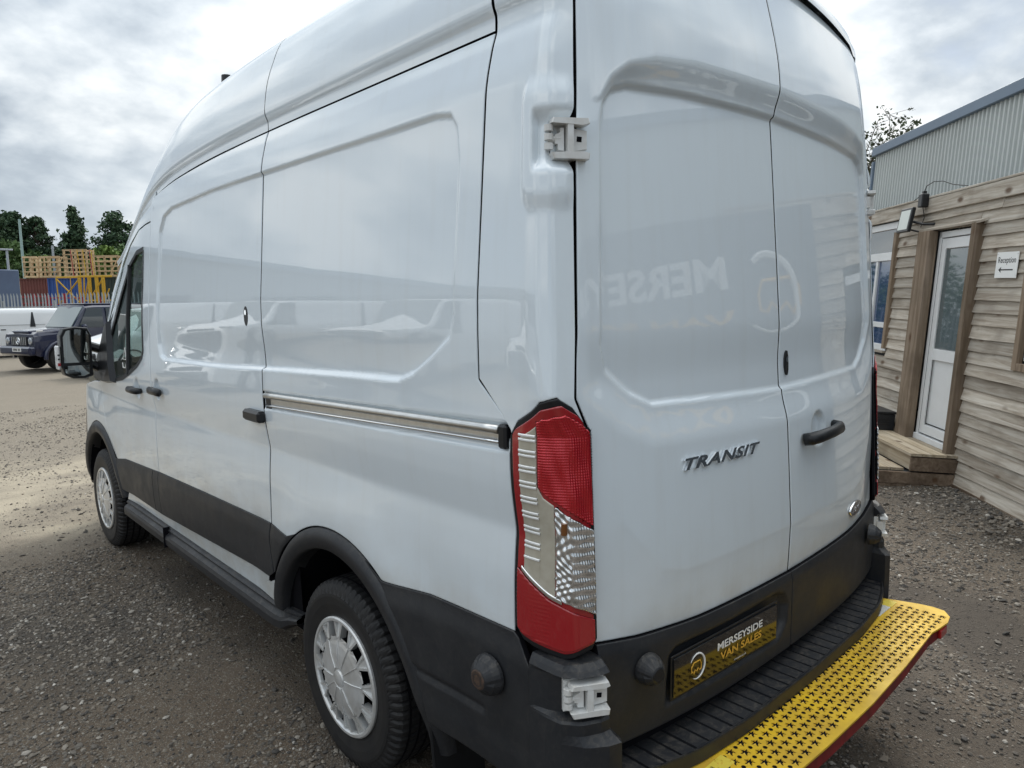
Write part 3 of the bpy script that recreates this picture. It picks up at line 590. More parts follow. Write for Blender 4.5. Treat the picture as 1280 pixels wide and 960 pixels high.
    # ---- bumper: corner blocks, side blocks, step
    for sx in (-1,1):
        fl=np.array([1,1,1]) if sx<0 else np.array([-1,1,1])
        zs=np.array([.400,.42,.56,.618,.628,.640,.668,.674,.681,.73,.777,.782,.788,.800,.812]); 
        # plan outline per level: side point, corner points, rear point
        sq=np.linspace(0,1,20)
        def outline(z):
            shelf=ss(.64,.615,z); top=ss(.788,.815,z); pk=ss(.672,.680,z)*ss(.786,.778,z); xo=.998-.014*top; 
            pts=np.array([[-xo,.120],[-xo+.012*pk,.070],[-xo+.004+.022*pk,.020+.022*pk],[-.962+.01*top+.022*pk,-.022-.016*shelf+.020*top+.030*pk],[-.915+.010*pk,-.045-.026*shelf+.026*top+.034*pk],[-.880+.01*shelf,-.050-.036*shelf+.030*top+.026*pk],[-.878+.01*shelf,.06]])
            cum=np.array([0,.2,.36,.55,.74,.88,1.]); return np.stack([np.interp(sq,cum,pts[:,0]),np.interp(sq,cum,pts[:,1])],-1)
        P=np.array([[(x,y,z) for x,y in outline(z)] for z in zs]); V=P.reshape(-1,3); F=list(map(tuple,gridF(len(zs),20)))
        n0=len(V); V=np.vstack([V,[[-.90,.10,.815]]]); F+=[(n0,(len(zs)-1)*20+i,(len(zs)-1)*20+i+1) for i in range(19)]
        o=obj('bumper_corner',V*fl,F,plastic,van,True,False)
    yo_=lambda x:-np.interp(np.abs(x),[0,.40,.63,.76,.87,.95],[.167,.160,.137,.104,.062,.02])
    yout=lambda x:(yo_(x-.04)+yo_(x-.02)+yo_(x)+yo_(x+.02)+yo_(x+.04))/5
    xs=np.linspace(-.875,.875,1500); prof=[]
    t=np.array([0,.25,.5,.75,.9,.93,.96,1.,1.005,1.0,.2])
    Z=np.array([.500,.500,.500,.500,.500,.500,.506,.508,.503,.466,.466])
    X,Tt=np.meshgrid(xs,t,indexing='ij'); Y=.06+(yout(X)-.06)*Tt; ZZ=np.broadcast_to(Z,X.shape).copy()
    rib=(np.mod(X,.052)>.0075)*.0075; ZZ[:,1:5]-=.0075; ZZ[:,1:5]+=rib[:,1:5]; ZZ[:,0]-=.0
    st=obj('step_bumper',np.stack([X,Y,ZZ],-1).reshape(-1,3),gridF(len(xs),len(t)),plastic,van,True,False)
    # ---- yellow slip-resistant towing step
    ZY=.462
    half=[(.785,-.045),(.823,-.13),(.850,-.21),(.857,-.255),(.850,-.295),(.805,-.326),(.748,-.335),(.677,-.328),(.62,-.320),(.30,-.336),(.0,-.343)]
    poly=half+[(-a,b) for a,b in half[::-1][1:]]
    mb=MB(); mb.prism(poly,ZY-.006,ZY,lambda u,v,d:(u,v,d)); step=mb.build('yellow_step_plate',yellow,van,True)
    mb=MB(); ed=[(-.70,-.318),(-.60,-.312),(-.30,-.328),(0,-.335),(.30,-.328),(.60,-.312),(.70,-.318)]; V=[];F=[]
    for a_,b_ in ed: V+=[(a_,b_,ZY-.007),(a_,b_-.004,ZY-.048),(a_,b_+.03,ZY-.050)]
    for q in range(6): F+=[(3*q,3*q+1,3*q+4,3*q+3),(3*q+1,3*q+2,3*q+5,3*q+4)]
    mb.add(V,F); mb.box((0,-.15,ZY-.09),(1.3,.06,.06)); mb.build('red_step_edge',red_paint,step)
    for x in (-.72,.72):
        mb=MB(); mb.box((x,-.326,ZY-.030),(.07,.012,.034),bev=.003); mb.build('red_reflector',mat('red reflector',(.35,.01,.01),.3,0,.8),step)
    star=MB(); hole=MB(); tooth=MB()
    rows=[-.166-.0280*k for k in range(6)]
    for k,y in enumerate(rows):
        for i in range(-16,17):
            x=i*.0580+(.029 if k%2 else 0)
            if abs(x)>.80: continue
            if k==5 and not(.0<1): continue
            r=.0168; pl=[]
            rot=math.radians(90+RNG.uniform(-4,4))
            for q in range(10):
                rr=r if q%2==0 else r*.36; pl.append((x+rr*math.cos(rot+q*math.pi/5),y+rr*math.sin(rot+q*math.pi/5)*.95,ZY+.0006))
            star.add(pl+[(x,y,ZY+.0006)],[(q,(q+1)%10,10) for q in range(10)])
            for q in range(0,10,2):    # five bent-up teeth round each opening
                a=rot+(q+1)*math.pi/5; b0=np.array([x+.0120*math.cos(a),y+.0120*math.sin(a)]); tn=np.array([-math.sin(a),math.cos(a)])
                A_=b0+tn*.0045; B_=b0-tn*.0045; C_=np.array([x,y])+ (b0-np.array([x,y]))*.62
                tooth.add([(A_[0],A_[1],ZY+.0008),(B_[0],B_[1],ZY+.0008),(C_[0],C_[1],ZY+.0040)],[(0,1,2)])
            hx=x+.029; hy=y+.001
            if abs(hx)<.81: hole.add([(hx+.0064*math.cos(q*math.pi/5),hy+.0064*math.sin(q*math.pi/5),ZY+.0007) for q in range(10)],[tuple(range(10))])
    tag(star.build('star_openings',void,step),kind='stuff'); tag(tooth.build('star_teeth',yellow,step),kind='stuff'); tag(hole.build('round_openings',void,step),kind='stuff')
    def flat(name,x0,x1,y0,y1,m,dz=.0012,sk=0.):
        mb=MB(); mb.box(((x0+x1)/2,(y0+y1)/2,ZY+dz),(x1-x0,y1-y0,.0006)); return mb.build(name,m,step)
    flat('sticker',.62,.74,-.140,-.108,sticker); flat('sticker',.735,.80,-.142,-.100,sticker_y,.0014)
    s1=flat('sticker',-.80,-.55,-.196,-.154,sticker_y)
    for txt,yy in (('KEEP HANDS CLEAR',-.168),('AND LOWERING STEP',-.183)):
        V,F=text_geo(txt,.0145); V=[(a-.675,b+yy,ZY+.0022) for a,b,c in V]; obj('lettering',V,F,black,step,False,False)
    # ---- slide rail
    rz=lambda y:1.325+(1.607-y)*.027
    rail=MB(); ys=np.linspace(.225,1.600,24)
    rail.tube([(-(XS(y,rz(y))+.004),y,rz(y)) for y in ys],.0115,12); r=rail.build('slide_rail',alu,van,True,smooth=True)
    mb=MB(); mb.tube([(-(XS(y,rz(y)-.037)+.003),y,rz(y)-.040+.006*(1.6-y)) for y in ys],.0045,8); mb.build('rail_bead',chrome,r,smooth=True)
    mb=MB(); V=[];F=[]
    for y in ys: V+=[(-(XS(y,rz(y))-.006),y,rz(y)-.008),(-(XS(y,rz(y))-.006),y,rz(y)-.036)]
    mb.add(V,[(2*i,2*i+1,2*i+3,2*i+2) for i in range(len(ys)-1)]); mb.build('rail_channel',alu,r)
    mb=MB(); mb.box((-.985,.209,rz(.2)-.017),(.030,.030,.062),bev=.006); mb.build('rail_end_cap',plastic_d,r)
    mb=MB(); mb.box((-.975,1.598,1.300),(.018,.050,.075),bev=.004); mb.build('rail_end_cap',plastic_d,r)
    mb=MB(); mb.box((-1.000,1.70,1.235),(.040,.155,.046),bev=.010); o=mb.build('runner_arm',plastic_d,sl,True)
    # side handles, locks, pull
    for yc,zc,par in ((3.010,1.222,sl),):
        mb=MB(); xx_=float(XS(yc,zc)); mb.box((-(xx_+.020),yc-.01,zc),(.026,.190,.042),bev=.010); mb.box((-(xx_+.004),yc+.075,zc),(.03,.03,.034),bev=.006); mb.build('door_handle',plastic_d,par,True,smooth=True)
    n=24; mb=MB(); V=[(0,.0,0)]
    V=[(-(float(XS(1.78,1.635))-.015+h),1.78+.020*math.cos(a),1.635+.040*math.sin(a)) for h in (0,.006) for a in np.linspace(0,2*math.pi,n,endpoint=False)]
    mb.add(V,[tuple(range(n,2*n))]+[(i,(i+1)%n,n+(i+1)%n,n+i) for i in range(n)]); lk=mb.build('security_lock',plastic_d,sl,True)
    xx=-(float(XS(1.78,1.635))-.015+.008); mb=MB(); mb.add([(xx,1.78+.009*math.cos(a),1.650+.011*math.sin(a)) for a in np.linspace(0,2*math.pi,16,endpoint=False)],[tuple(range(16))]); mb.build('lock_barrel',chrome,lk)
    # ---- side skirt (black sill step)
    for sx in (-1,1):
        mb=MB(); ys=np.linspace(1.46,3.83,40); pr=[(.950,.452),(.968,.448),(.978,.440),(.978,.432),(.970,.428),(.975,.422),(.992,.412),(.998,.395),(.995,.360),(.975,.345),(.90,.345)]
        V=[];F=[]
        for i,y in enumerate(ys):
            e=ss(1.46,1.62,y)
            for x,z in pr: V.append((sx*(x-.02*(1-e)-.0),y,.452-(.452-z)*(.35+.65*e)))
        k=len(pr)
        for i in range(39):
            for j in range(k-1): F.append((i*k+j,i*k+j+1,(i+1)*k+j+1,(i+1)*k+j))
        mb.add(V,F); mb.build('side_skirt',plastic,van,True)
        mb=MB(); mb.box((sx*.986,3.02,.40),(.034,.006,.115)); mb.build('skirt_joint',void,van,True)
    # ---- mud flaps
    for sx in (-1,1):
        mb=MB(); mb.box((sx*.87,.585,.33),(.20,.012,.34),M=Matrix.Rotation(math.radians(-6),3,'X'),bev=.004); mb.build('mud_flap',plastic_d,van,True)
    # ---- roof
    RP=[(.907,2.356),(.9065,2.376),(.907,2.390),(.914,2.405),(.918,2.418),(.918,2.432),(.915,2.46),(.908,2.505),(.899,2.543),(.887,2.580),(.874,2.613),(.858,2.655),(.840,2.690),(.812,2.722),(.77,2.748),(.70,2.770),(.58,2.788),(.40,2.800),(.2,2.807),(0,2.810)]
    rp=np.array(RP); cum=np.concatenate([[0],np.cumsum(np.hypot(*np.diff(rp,axis=0).T))]); 
    aa=np.unique(np.concatenate([np.linspace(0,cum[-1],70),cum[:6]])); RX=np.interp(aa,cum,rp[:,0]); RZ=np.interp(aa,cum,rp[:,1])
    Zc=lambda y:np.interp(y,[0,1.9,2.4,2.7,2.93,3.19,3.49,3.7,4.05],[2.81,2.81,2.793,2.760,2.690,2.56,2.41,2.30,2.13])
    zc_=lambda y:(Zc(y-.18)+Zc(y-.06)+Zc(y+.06)+Zc(y+.18))/4
    def roof(ya,yb,ny,name,cut=False):
        ys=np.unique(np.concatenate([np.linspace(ya,yb,ny),[.309] if cut else [],[ya+.001,ya+.003,ya+.007,ya+.013,ya+.021,ya+.032,ya+.045,ya+.06] if cut else [ya+.003,yb-.003]]))
        for sx in (-1,1):
            Y,A=np.meshgrid(ys,np.arange(len(aa)),indexing='ij'); bx=RX[A]; bz=RZ[A]
            g=zg(Y)+.001; k=(zc_(Y)-g)/(2.810-2.354); Zr=g+(bz-2.356)*k
            xs_=bx*(1-.010*np.clip(Y-2.6,0,9)**2)-.012*np.clip(Y-2.9,0,9)**2
            f=ss(2.9,4.05,Y); xs_=xs_*(1-.10*f*(bz-2.356)/.454)
            if cut:
                cs=cornerP(np.linspace(0,1,60),np.full(60,2.58)); xc=np.interp(Y,cs[::-1,1],-cs[::-1,0]); xs_=np.where(Y<.30,np.minimum(xs_,xc+.002),xs_); Ys=np.minimum(YR(xs_,2.62)-.008,.26); Y=np.where(Y<.30,Ys+(Y-.085)*(.30-Ys)/.215,Y); e=1-np.sqrt(np.clip(1-((.30-Y)/np.maximum(.30-Ys,.02)).clip(0,1)**2,0,1)); ztop=np.maximum(zt(np.minimum(bx,xs_)),2.592)+.005; m=(bz>2.585); Zr=np.where(m,Zr-(Zr-np.minimum(Zr,ztop))*e,Zr)
            keep=None
            if cut: keep=((Y[:-1,:-1]+Y[1:,1:])/2>.309)|((bz[:-1,:-1]+bz[1:,1:])/2>2.585)
            V=np.stack([sx*xs_,Y,Zr],-1).reshape(-1,3); obj(name,V,gridF(len(ys),len(aa),keep=keep),paint,van,True,True)
    roof(.085,1.632,60,'roof_panel',True); roof(1.638,4.05,70,'roof_panel')
    mb=MB(); mb.box((0,1.45,2.38),(1.70,2.7,.02)); mb.build('headliner',void,van,True)
    # roof beacon and aerial
    mb=MB(); b=np.array([-.66,2.62,2.735]); mb.tube([b,b+[0,0,.10]],[.030,.026],12); o=mb.build('roof_beacon',plastic_d,van,True); mb=MB(); mb.tube([b+[.10,-.04,0],b+[.10,-.04,.17]],.006,6); mb.build('aerial',plastic_d,o)
    # ---- cab: front door with window, pillar, wing, bonnet, windscreen
    yF=lambda z:np.interp(z,[.70,.735,.90,1.05,1.185,1.30,1.57,1.92,2.04,2.11],[3.915,3.96,4.175,4.292,4.300,4.26,4.055,3.705,3.53,3.33])
    ztd=lambda y:np.interp(y,[3.0,3.2,3.36,3.56,3.75,4.3],[2.135,2.125,2.105,2.035,1.93,1.3])
    WIN=[(3.235,2.005),(3.39,1.992),(3.56,1.925),(3.74,1.775),(3.93,1.575),(4.10,1.38),(4.20,1.245),(4.17,1.195),(3.95,1.205),(3.70,1.238),(3.52,1.285),(3.36,1.335),(3.265,1.385),(3.238,1.43)]
    for sx in (-1,1):
        fd=panel('front_door',(lambda y,z,sx=sx:sidePlain(y,z)*np.array([-sx,1,1])) if sx>0 else sideP,lambda z:gB(z)+.005,yF,lambda y:zwhite(y),lambda y:np.minimum(ztd(y),2.135),paint,van,res=.009 if sx<0 else .02,out=(sx,0,0),
              keep=lambda C:seg_sdf(C[...,1],C[...,2],WIN)>.0)
        # upper corner pillar outside the door frame
        ys=np.linspace(3.04,4.42,40); V=[];F=[]
        for y in ys:
            z0=float(np.interp(y,[3.0,3.2,3.36,3.56,3.75,4.06,4.26,4.42],[2.145,2.135,2.115,2.045,1.94,1.60,1.34,1.18])); xo=float(XS(y,z0))-.001
            zr=float(zg(y)+.004) if y<3.95 else z0
            tz=float(np.interp(y,[3.0,4.05,4.30,4.42],[2.26,2.02,1.62,1.36])); zr=max(float(np.interp(y,[3.04,3.4,3.7,4.05,4.42],[2.29,2.185,2.06,1.90,1.36])),z0+.015)
            xr=float(RX[0]*(1-.010*max(y-2.6,0)**2)-.012*max(y-2.9,0)**2); xr=min(xr,xo-.01); xm=xo-.003
            V+=[(sx*xo,y,z0),(sx*(xo*.7+xr*.3+.004),y,z0*.6+zr*.4),(sx*(xr+.001),y,zr),(sx*(xr-.05),y+.04,zr+.02),(sx*(xr-.09),y+.06,zr+.01)]
        for i in range(39):
            for j in range(4): F.append((i*5+j,i*5+j+1,(i+1)*5+j+1,(i+1)*5+j))
        obj('windscreen_pillar',V,F,paint,van,True,True)
        # rubber round the window, glass and quarter-light divider
        def P3(y,z,o=0.): return (sx*(float(XS(y,z))+o),y,z)
        n=len(WIN); dn=[]
        for i in range(n):
            a,b=WIN[i],WIN[(i+1)%n]
            for t_ in np.linspace(0,1,5)[:-1]: dn.append((a[0]+(b[0]-a[0])*t_,a[1]+(b[1]-a[1])*t_))
        mb=MB(); cx=sum(a for a,b in dn)/len(dn); cz=sum(b for a,b in dn)/len(dn); V=[];F=[];k=len(dn)
        for (a,b) in dn:
            d=math.hypot(cx-a,cz-b); ux,uz=(cx-a)/d,(cz-b)/d
            V+=[P3(a-ux*.008,b-uz*.008,.003),P3(a+ux*.020,b+uz*.020,.001),P3(a+ux*.020,b+uz*.020,-.012)]
        for i in range(k):
            j=(i+1)%k; F+=[(3*i,3*i+1,3*j+1,3*j),(3*i+1,3*i+2,3*j+2,3*j+1)]
        mb.add(V,F); mb.build('window_seal',plastic_d,fd,True)
        mb=MB(); mb.tube([P3(3.565,1.275,-.002),P3(3.575,1.6,-.004),P3(3.565,1.925,-.002)],.012,6); mb.build('window_divider',plastic_d,fd,True)
        mb=MB(); mb.add([P3(a,b,-.008) for a,b in WIN]+[P3(3.6,1.6,-.008)],[(i,(i+1)%n,n) for i in range(n)]); gl=mb.build('window_glass',glass,fd,True)
        if sx<0:
            mb=MB(); mb.tube([P3(3.70,1.36,-.005),P3(3.66,1.43,-.005),P3(3.62,1.36,-.005)],.003,5,closed=True); mb.tube([P3(3.70,1.34,-.005),P3(3.69,1.31,-.005),P3(3.63,1.31,-.005),P3(3.62,1.33,-.005)],.003,5); mb.build('window_sticker',whitep,gl)
            mb=MB(); yc,zc=3.40,1.197; mb.tube([(-(XS(yc+a,zc)+b),yc+a,zc) for a,b in ((-.098,.004),(-.085,.026),(-.03,.033),(.05,.033),(.09,.024),(.098,.0))],[.015,.019,.020,.019,.017,.012],10); mb.build('door_handle',plastic_d,fd,True,smooth=True)
        # front wing
        zw1=lambda y:np.interp(y,[4.2,4.5,4.8,5.05,5.25],[1.185,1.165,1.120,1.05,.95])
        fx=lambda y:np.clip(y-4.75,0,9)**2*.62
        panel('front_wing',lambda y,z,sx=sx:np.stack([sx*(XS(y,z)-fx(y)),y+0*z,z+0*y],-1),lambda z:yF(z)+.004,lambda z:5.22+0*z,lambda y:zwhite(y),zw1,paint,van,res=.012,out=(sx,0,0))
    # bonnet, grille, windscreen: lofted across the nose
    nose=[(4.62,1.30,.93,.03),(4.85,1.27,.92,.04),(5.05,1.19,.88,.05),(5.20,1.08,.82,.04),(5.26,.96,.80,.02)]
    V=[];F=[];n=15
    for y,z,w_,c in nose:
        for i in range(n): u=-1+2*i/(n-1); V.append((u*w_,y+.06*(1-u*u)*1.2,z+c*(1-u*u)-.06*abs(u)**5))
    for i in range(len(nose)-1):
        for j in range(n-1): F.append((i*n+j,(i)*n+j+1,(i+1)*n+j+1,(i+1)*n+j))
    obj('bonnet',V,F,paint,van,True,True)
    V=[];F=[]
    for k in range(9):
        t_=k/8; z0=1.30+(2.10-1.30)*t_; y0=4.70-(.62)*t_; w_=.90-.17*t_
        for i in range(n): u=-1+2*i/(n-1); V.append((u*w_,y0+.16*(1-u*u)-.03,z0))
    for i in range(8):
        for j in range(n-1): F.append((i*n+j,i*n+j+1,(i+1)*n+j+1,(i+1)*n+j))
    obj('windscreen',V,F,glass,van,True,True)
    V=[];F=[]; lv=[(.97,0),(.80,.05),(.60,.10),(.42,.10),(.34,.04)]
    for z,d in lv:
        for i in range(n):
            u=-1+2*i/(n-1); V.append((u*.93*(1 if abs(u)<1 else 1),4.93+d+.40*(1-abs(u)**3.2)+.02,z))
    for i in range(len(lv)-1):
        for j in range(n-1): F.append((i*n+j,i*n+j+1,(i+1)*n+j+1,(i+1)*n+j))
    obj('front_bumper',V,F,plastic,van,True,True)
    mb=MB(); mb.box((0,5.40,.80),(1.0,.06,.16),bev=.02); mb.build('grille',plastic_d,van,True)
    for sx in (-1,1):
        mb=MB(); mb.box((sx*.70,5.24,.98),(.26,.14,.20),M=Matrix.Rotation(sx*-.5,3,'Z'),bev=.04); mb.build('headlight',lens_clear,van,True)
    # cab interior
    mb=MB(); mb.box((0,4.42,1.00),(1.72,.50,.36),bev=.06); mb.box((0,3.05,1.45),(1.75,.02,1.7)); mb.box((0,3.75,.62),(1.7,1.4,.05)); mb.build('dashboard',dash_m,van,True)
    for x in (-.50,.12,.52):
        mb=MB(); mb.box((x,3.55,.92),(.44,.48,.16),bev=.05); mb.box((x,3.28,1.28),(.44,.13,.66),M=Matrix.Rotation(.18,3,'X'),bev=.05); s_=mb.build('seat',seat_m,van,True)
        mb=MB(); mb.box((x,3.20,1.70),(.24,.10,.20),bev=.04); mb.build('headrest',seat_m,s_)
    mb=MB(); c_=Vector((.50,3.98,1.17)); mb.tube([c_+Vector((.19*math.cos(a),.10*math.sin(a),.17*math.sin(a))) for a in np.linspace(0,2*math.pi,24,endpoint=False)],.014,8,closed=True); mb.build('steering_wheel',plastic_d,van,True)
    # ---- wing mirrors
    for sx in (-1,1):
        X=lambda x:sx*x
        prof=[(1.035,1.232),(1.030,1.50),(1.050,1.548),(1.12,1.556),(1.185,1.545),(1.207,1.50),(1.210,1.30),(1.195,1.245),(1.15,1.222),(1.08,1.218)]
        mb=MB(); n=len(prof); cx=1.12;cz=1.385; V=[]
        for dy,s_ in ((4.155,.97),(4.165,1.0),(4.25,.99),(4.31,.80),(4.33,.45)): V+=[(X(cx+(a-cx)*s_),dy,cz+(b-cz)*s_) for a,b in prof]
        F=[(k*n+i,k*n+(i+1)%n,(k+1)*n+(i+1)%n,(k+1)*n+i) for k in range(4) for i in range(n)]+[tuple(range(n)),tuple(4*n+i for i in range(n))]
        mb.add(V,F); mr=mb.build('wing_mirror',plastic_d,van,True,smooth=False)
        q=[(1.052,1.325),(1.045,1.50),(1.062,1.532),(1.12,1.540),(1.172,1.530),(1.192,1.49),(1.196,1.325)]
        mb=MB(); mb.add([(X(a),4.150,b) for a,b in q],[tuple(range(len(q)))]); mb.build('mirror_glass',mirror_m,mr)
        q=[(1.053,1.306),(1.196,1.306),(1.192,1.262),(1.15,1.238),(1.09,1.236),(1.056,1.25)]
        mb=MB(); mb.add([(X(a),4.150,b) for a,b in q],[tuple(range(len(q)))]); mb.build('blind_spot_glass',mirror_m,mr)
        mb=MB(); mb.box((X(1.222),4.19,1.36),(.020,.07,.155),bev=.008); o=mb.build('side_repeater',mat('white repeater lens',(.75,.75,.74),.2,0,.8),mr)
        mb=MB(); mb.box((X(1.223),4.153,1.318),(.016,.004,.020)); mb.build('red_mark',red_lens,o)
        for zc in (1.352,1.378): mb=MB(); mb.box((X(1.223),4.1535,zc),(.012,.003,.010)); mb.build('dark_mark',plastic,o)
        mb=MB(); 
        for z0,z1 in ((1.33,1.27),(1.44,1.40)): mb.tube([(X(1.07),4.24,z0),(X(.97),4.22,z1)],.030,8)
        q=[(4.37,1.185),(4.10,1.18),(3.86,1.20),(3.90,1.30),(3.955,1.44),(4.015,1.60),(4.075,1.575),(4.16,1.46),(4.29,1.31)]; V=[(sx*(float(XS(a,b_))-.004),a,b_) for a,b_ in q]+[(sx*(float(XS(a,b_))+.030),a*.88+4.08*.12,b_*.9+.134) for a,b_ in q]; n=9
        mb.add(V,[tuple(range(n)),tuple(range(n,2*n))]+[(i,(i+1)%n,n+(i+1)%n,n+i) for i in range(n)]); mb.build('mirror_mount',plastic_d,mr)
    # ---- wheels
    def wheel(sx,cy):
        R=Matrix.Translation((sx*.862,cy,.343))@(Matrix.Identity(4) if sx>0 else Matrix.Rotation(math.pi,4,'Z'))
        # tyre: lathe about X; outer side at +x
        prof=[(.206,.098),(.214,.104),(.226,.106),(.232,.108),(.262,.114),(.290,.116),(.300,.1145),(.303,.112),(.320,.106),(.334,.098),(.343,.086),(.346,.07),(.347,.0),(.346,-.07),(.343,-.086),(.325,-.105),(.29,-.115),(.24,-.11),(.206,-.10)]
        n=132; V=[];F=[];k=len(prof)
        for a in range(n*2):
            an=math.pi*a/n
            for j,(r,h) in enumerate(prof):
                rr=r
                if 8<=j<=14 and a%4==0: rr=r-.009
                if 7<=j<=9 and a%4==1: rr=r-.004
                V.append((h,rr*math.cos(an),rr*math.sin(an)))
        for a in range(n*2):
            b=(a+1)%(n*2)
            for i in range(k-1): F.append((a*k+i,a*k+i+1,b*k+i+1,b*k+i))
        w=empty_child=None
        root=MB(); root.add([R@Vector(v) for v in V],F)
        ty=root.build('wheel',rubber,van,True,smooth=False)
        tb=MB()
        for j,h in enumerate((-.060,-.020,.020,.060)):
            tb.lathe([(.3478,h-.004),(.3482,h-.003),(.3482,h+.003),(.3478,h+.004)],64,M=R)
        tb.build('tread_groove',void,ty)
        # trim
        t=MB(); t.lathe([(.216,.104),(.217,.112),(.212,.1165),(.203,.1165),(.198,.110),(.196,.100)],72,M=R)
        N=12
        for q in range(N):
            a0=2*math.pi*q/N+.1
            def pp(r,a,h): return R@Vector((h,r*math.cos(a),r*math.sin(a)))
            for sgn in (-1,1):
                A_=[pp(.142,a0+sgn*.015,.119),pp(.142,a0+sgn*.075,.119),pp(.199,a0+sgn*.150,.1135),pp(.199,a0+sgn*.105,.1145)]
                B_=[pp(.142,a0+sgn*.015,.092),pp(.142,a0+sgn*.075,.092),pp(.199,a0+sgn*.150,.090),pp(.199,a0+sgn*.105,.090)]
                t.add(A_+B_,[(0,1,2,3),(0,4,5,1),(1,5,6,2),(2,6,7,3),(3,7,4,0)])
            t.add([pp(.146,a0-.03,.117),pp(.146,a0+.03,.117),pp(.200,a0+.115,.099),pp(.200,a0-.115,.099)],[(0,1,2,3)])
            ar=a0+math.pi/N
            t.add([pp(.128,ar-.20,.118),pp(.150,ar-.13,.116),pp(.146,ar,.114),pp(.150,ar+.13,.116),pp(.128,ar+.20,.118)],[(0,1,2,3,4)])
            if q%6!=5: t.tube([pp(.040,a0,.1305),pp(.090,a0,.1285),pp(.138,a0,.1195)],[.0022,.0022,.0018],5)
        n=N*6; V=[];F=[]; lv=[(.140,.115),(.120,.1215),(.090,.1265),(.050,.1295),(.038,.130),(.034,.127),(.031,.127),(.029,.133),(.015,.137),(0.001,.138)]
        for a in range(n):
            an=2*math.pi*a/n
            for j,(r,h) in enumerate(lv):
                V.append(R@Vector((h,r*math.cos(an),r*math.sin(an))))
        k=len(lv)
        for a in range(n):
            b=(a+1)%n
            for i in range(k-1): F.append((a*k+i,a*k+i+1,b*k+i+1,b*k+i))
        t.add(V,F); t.build('wheel_trim',trim_silver,ty,smooth=False)
        d=MB(); d.lathe([(.212,.085),(.10,.080),(.001,.080)],32,M=R); d.lathe([(.208,.10),(.207,-.1)],32,M=R); d.build('steel_rim',void,ty)
        nt_=MB()
        for q in range(5):
            a=2*math.pi*q/5; c=R@Vector((.09,.150*math.cos(a),.150*math.sin(a))); nt_.tube([c,c+Vector((sx*.012,0,0))],.011,6)
        nt_.build('wheel_nuts',trim_silver,ty)
    for cy in (1.109,4.409):
        for sx in (-1,1): wheel(sx,cy)
    return van
build_van()
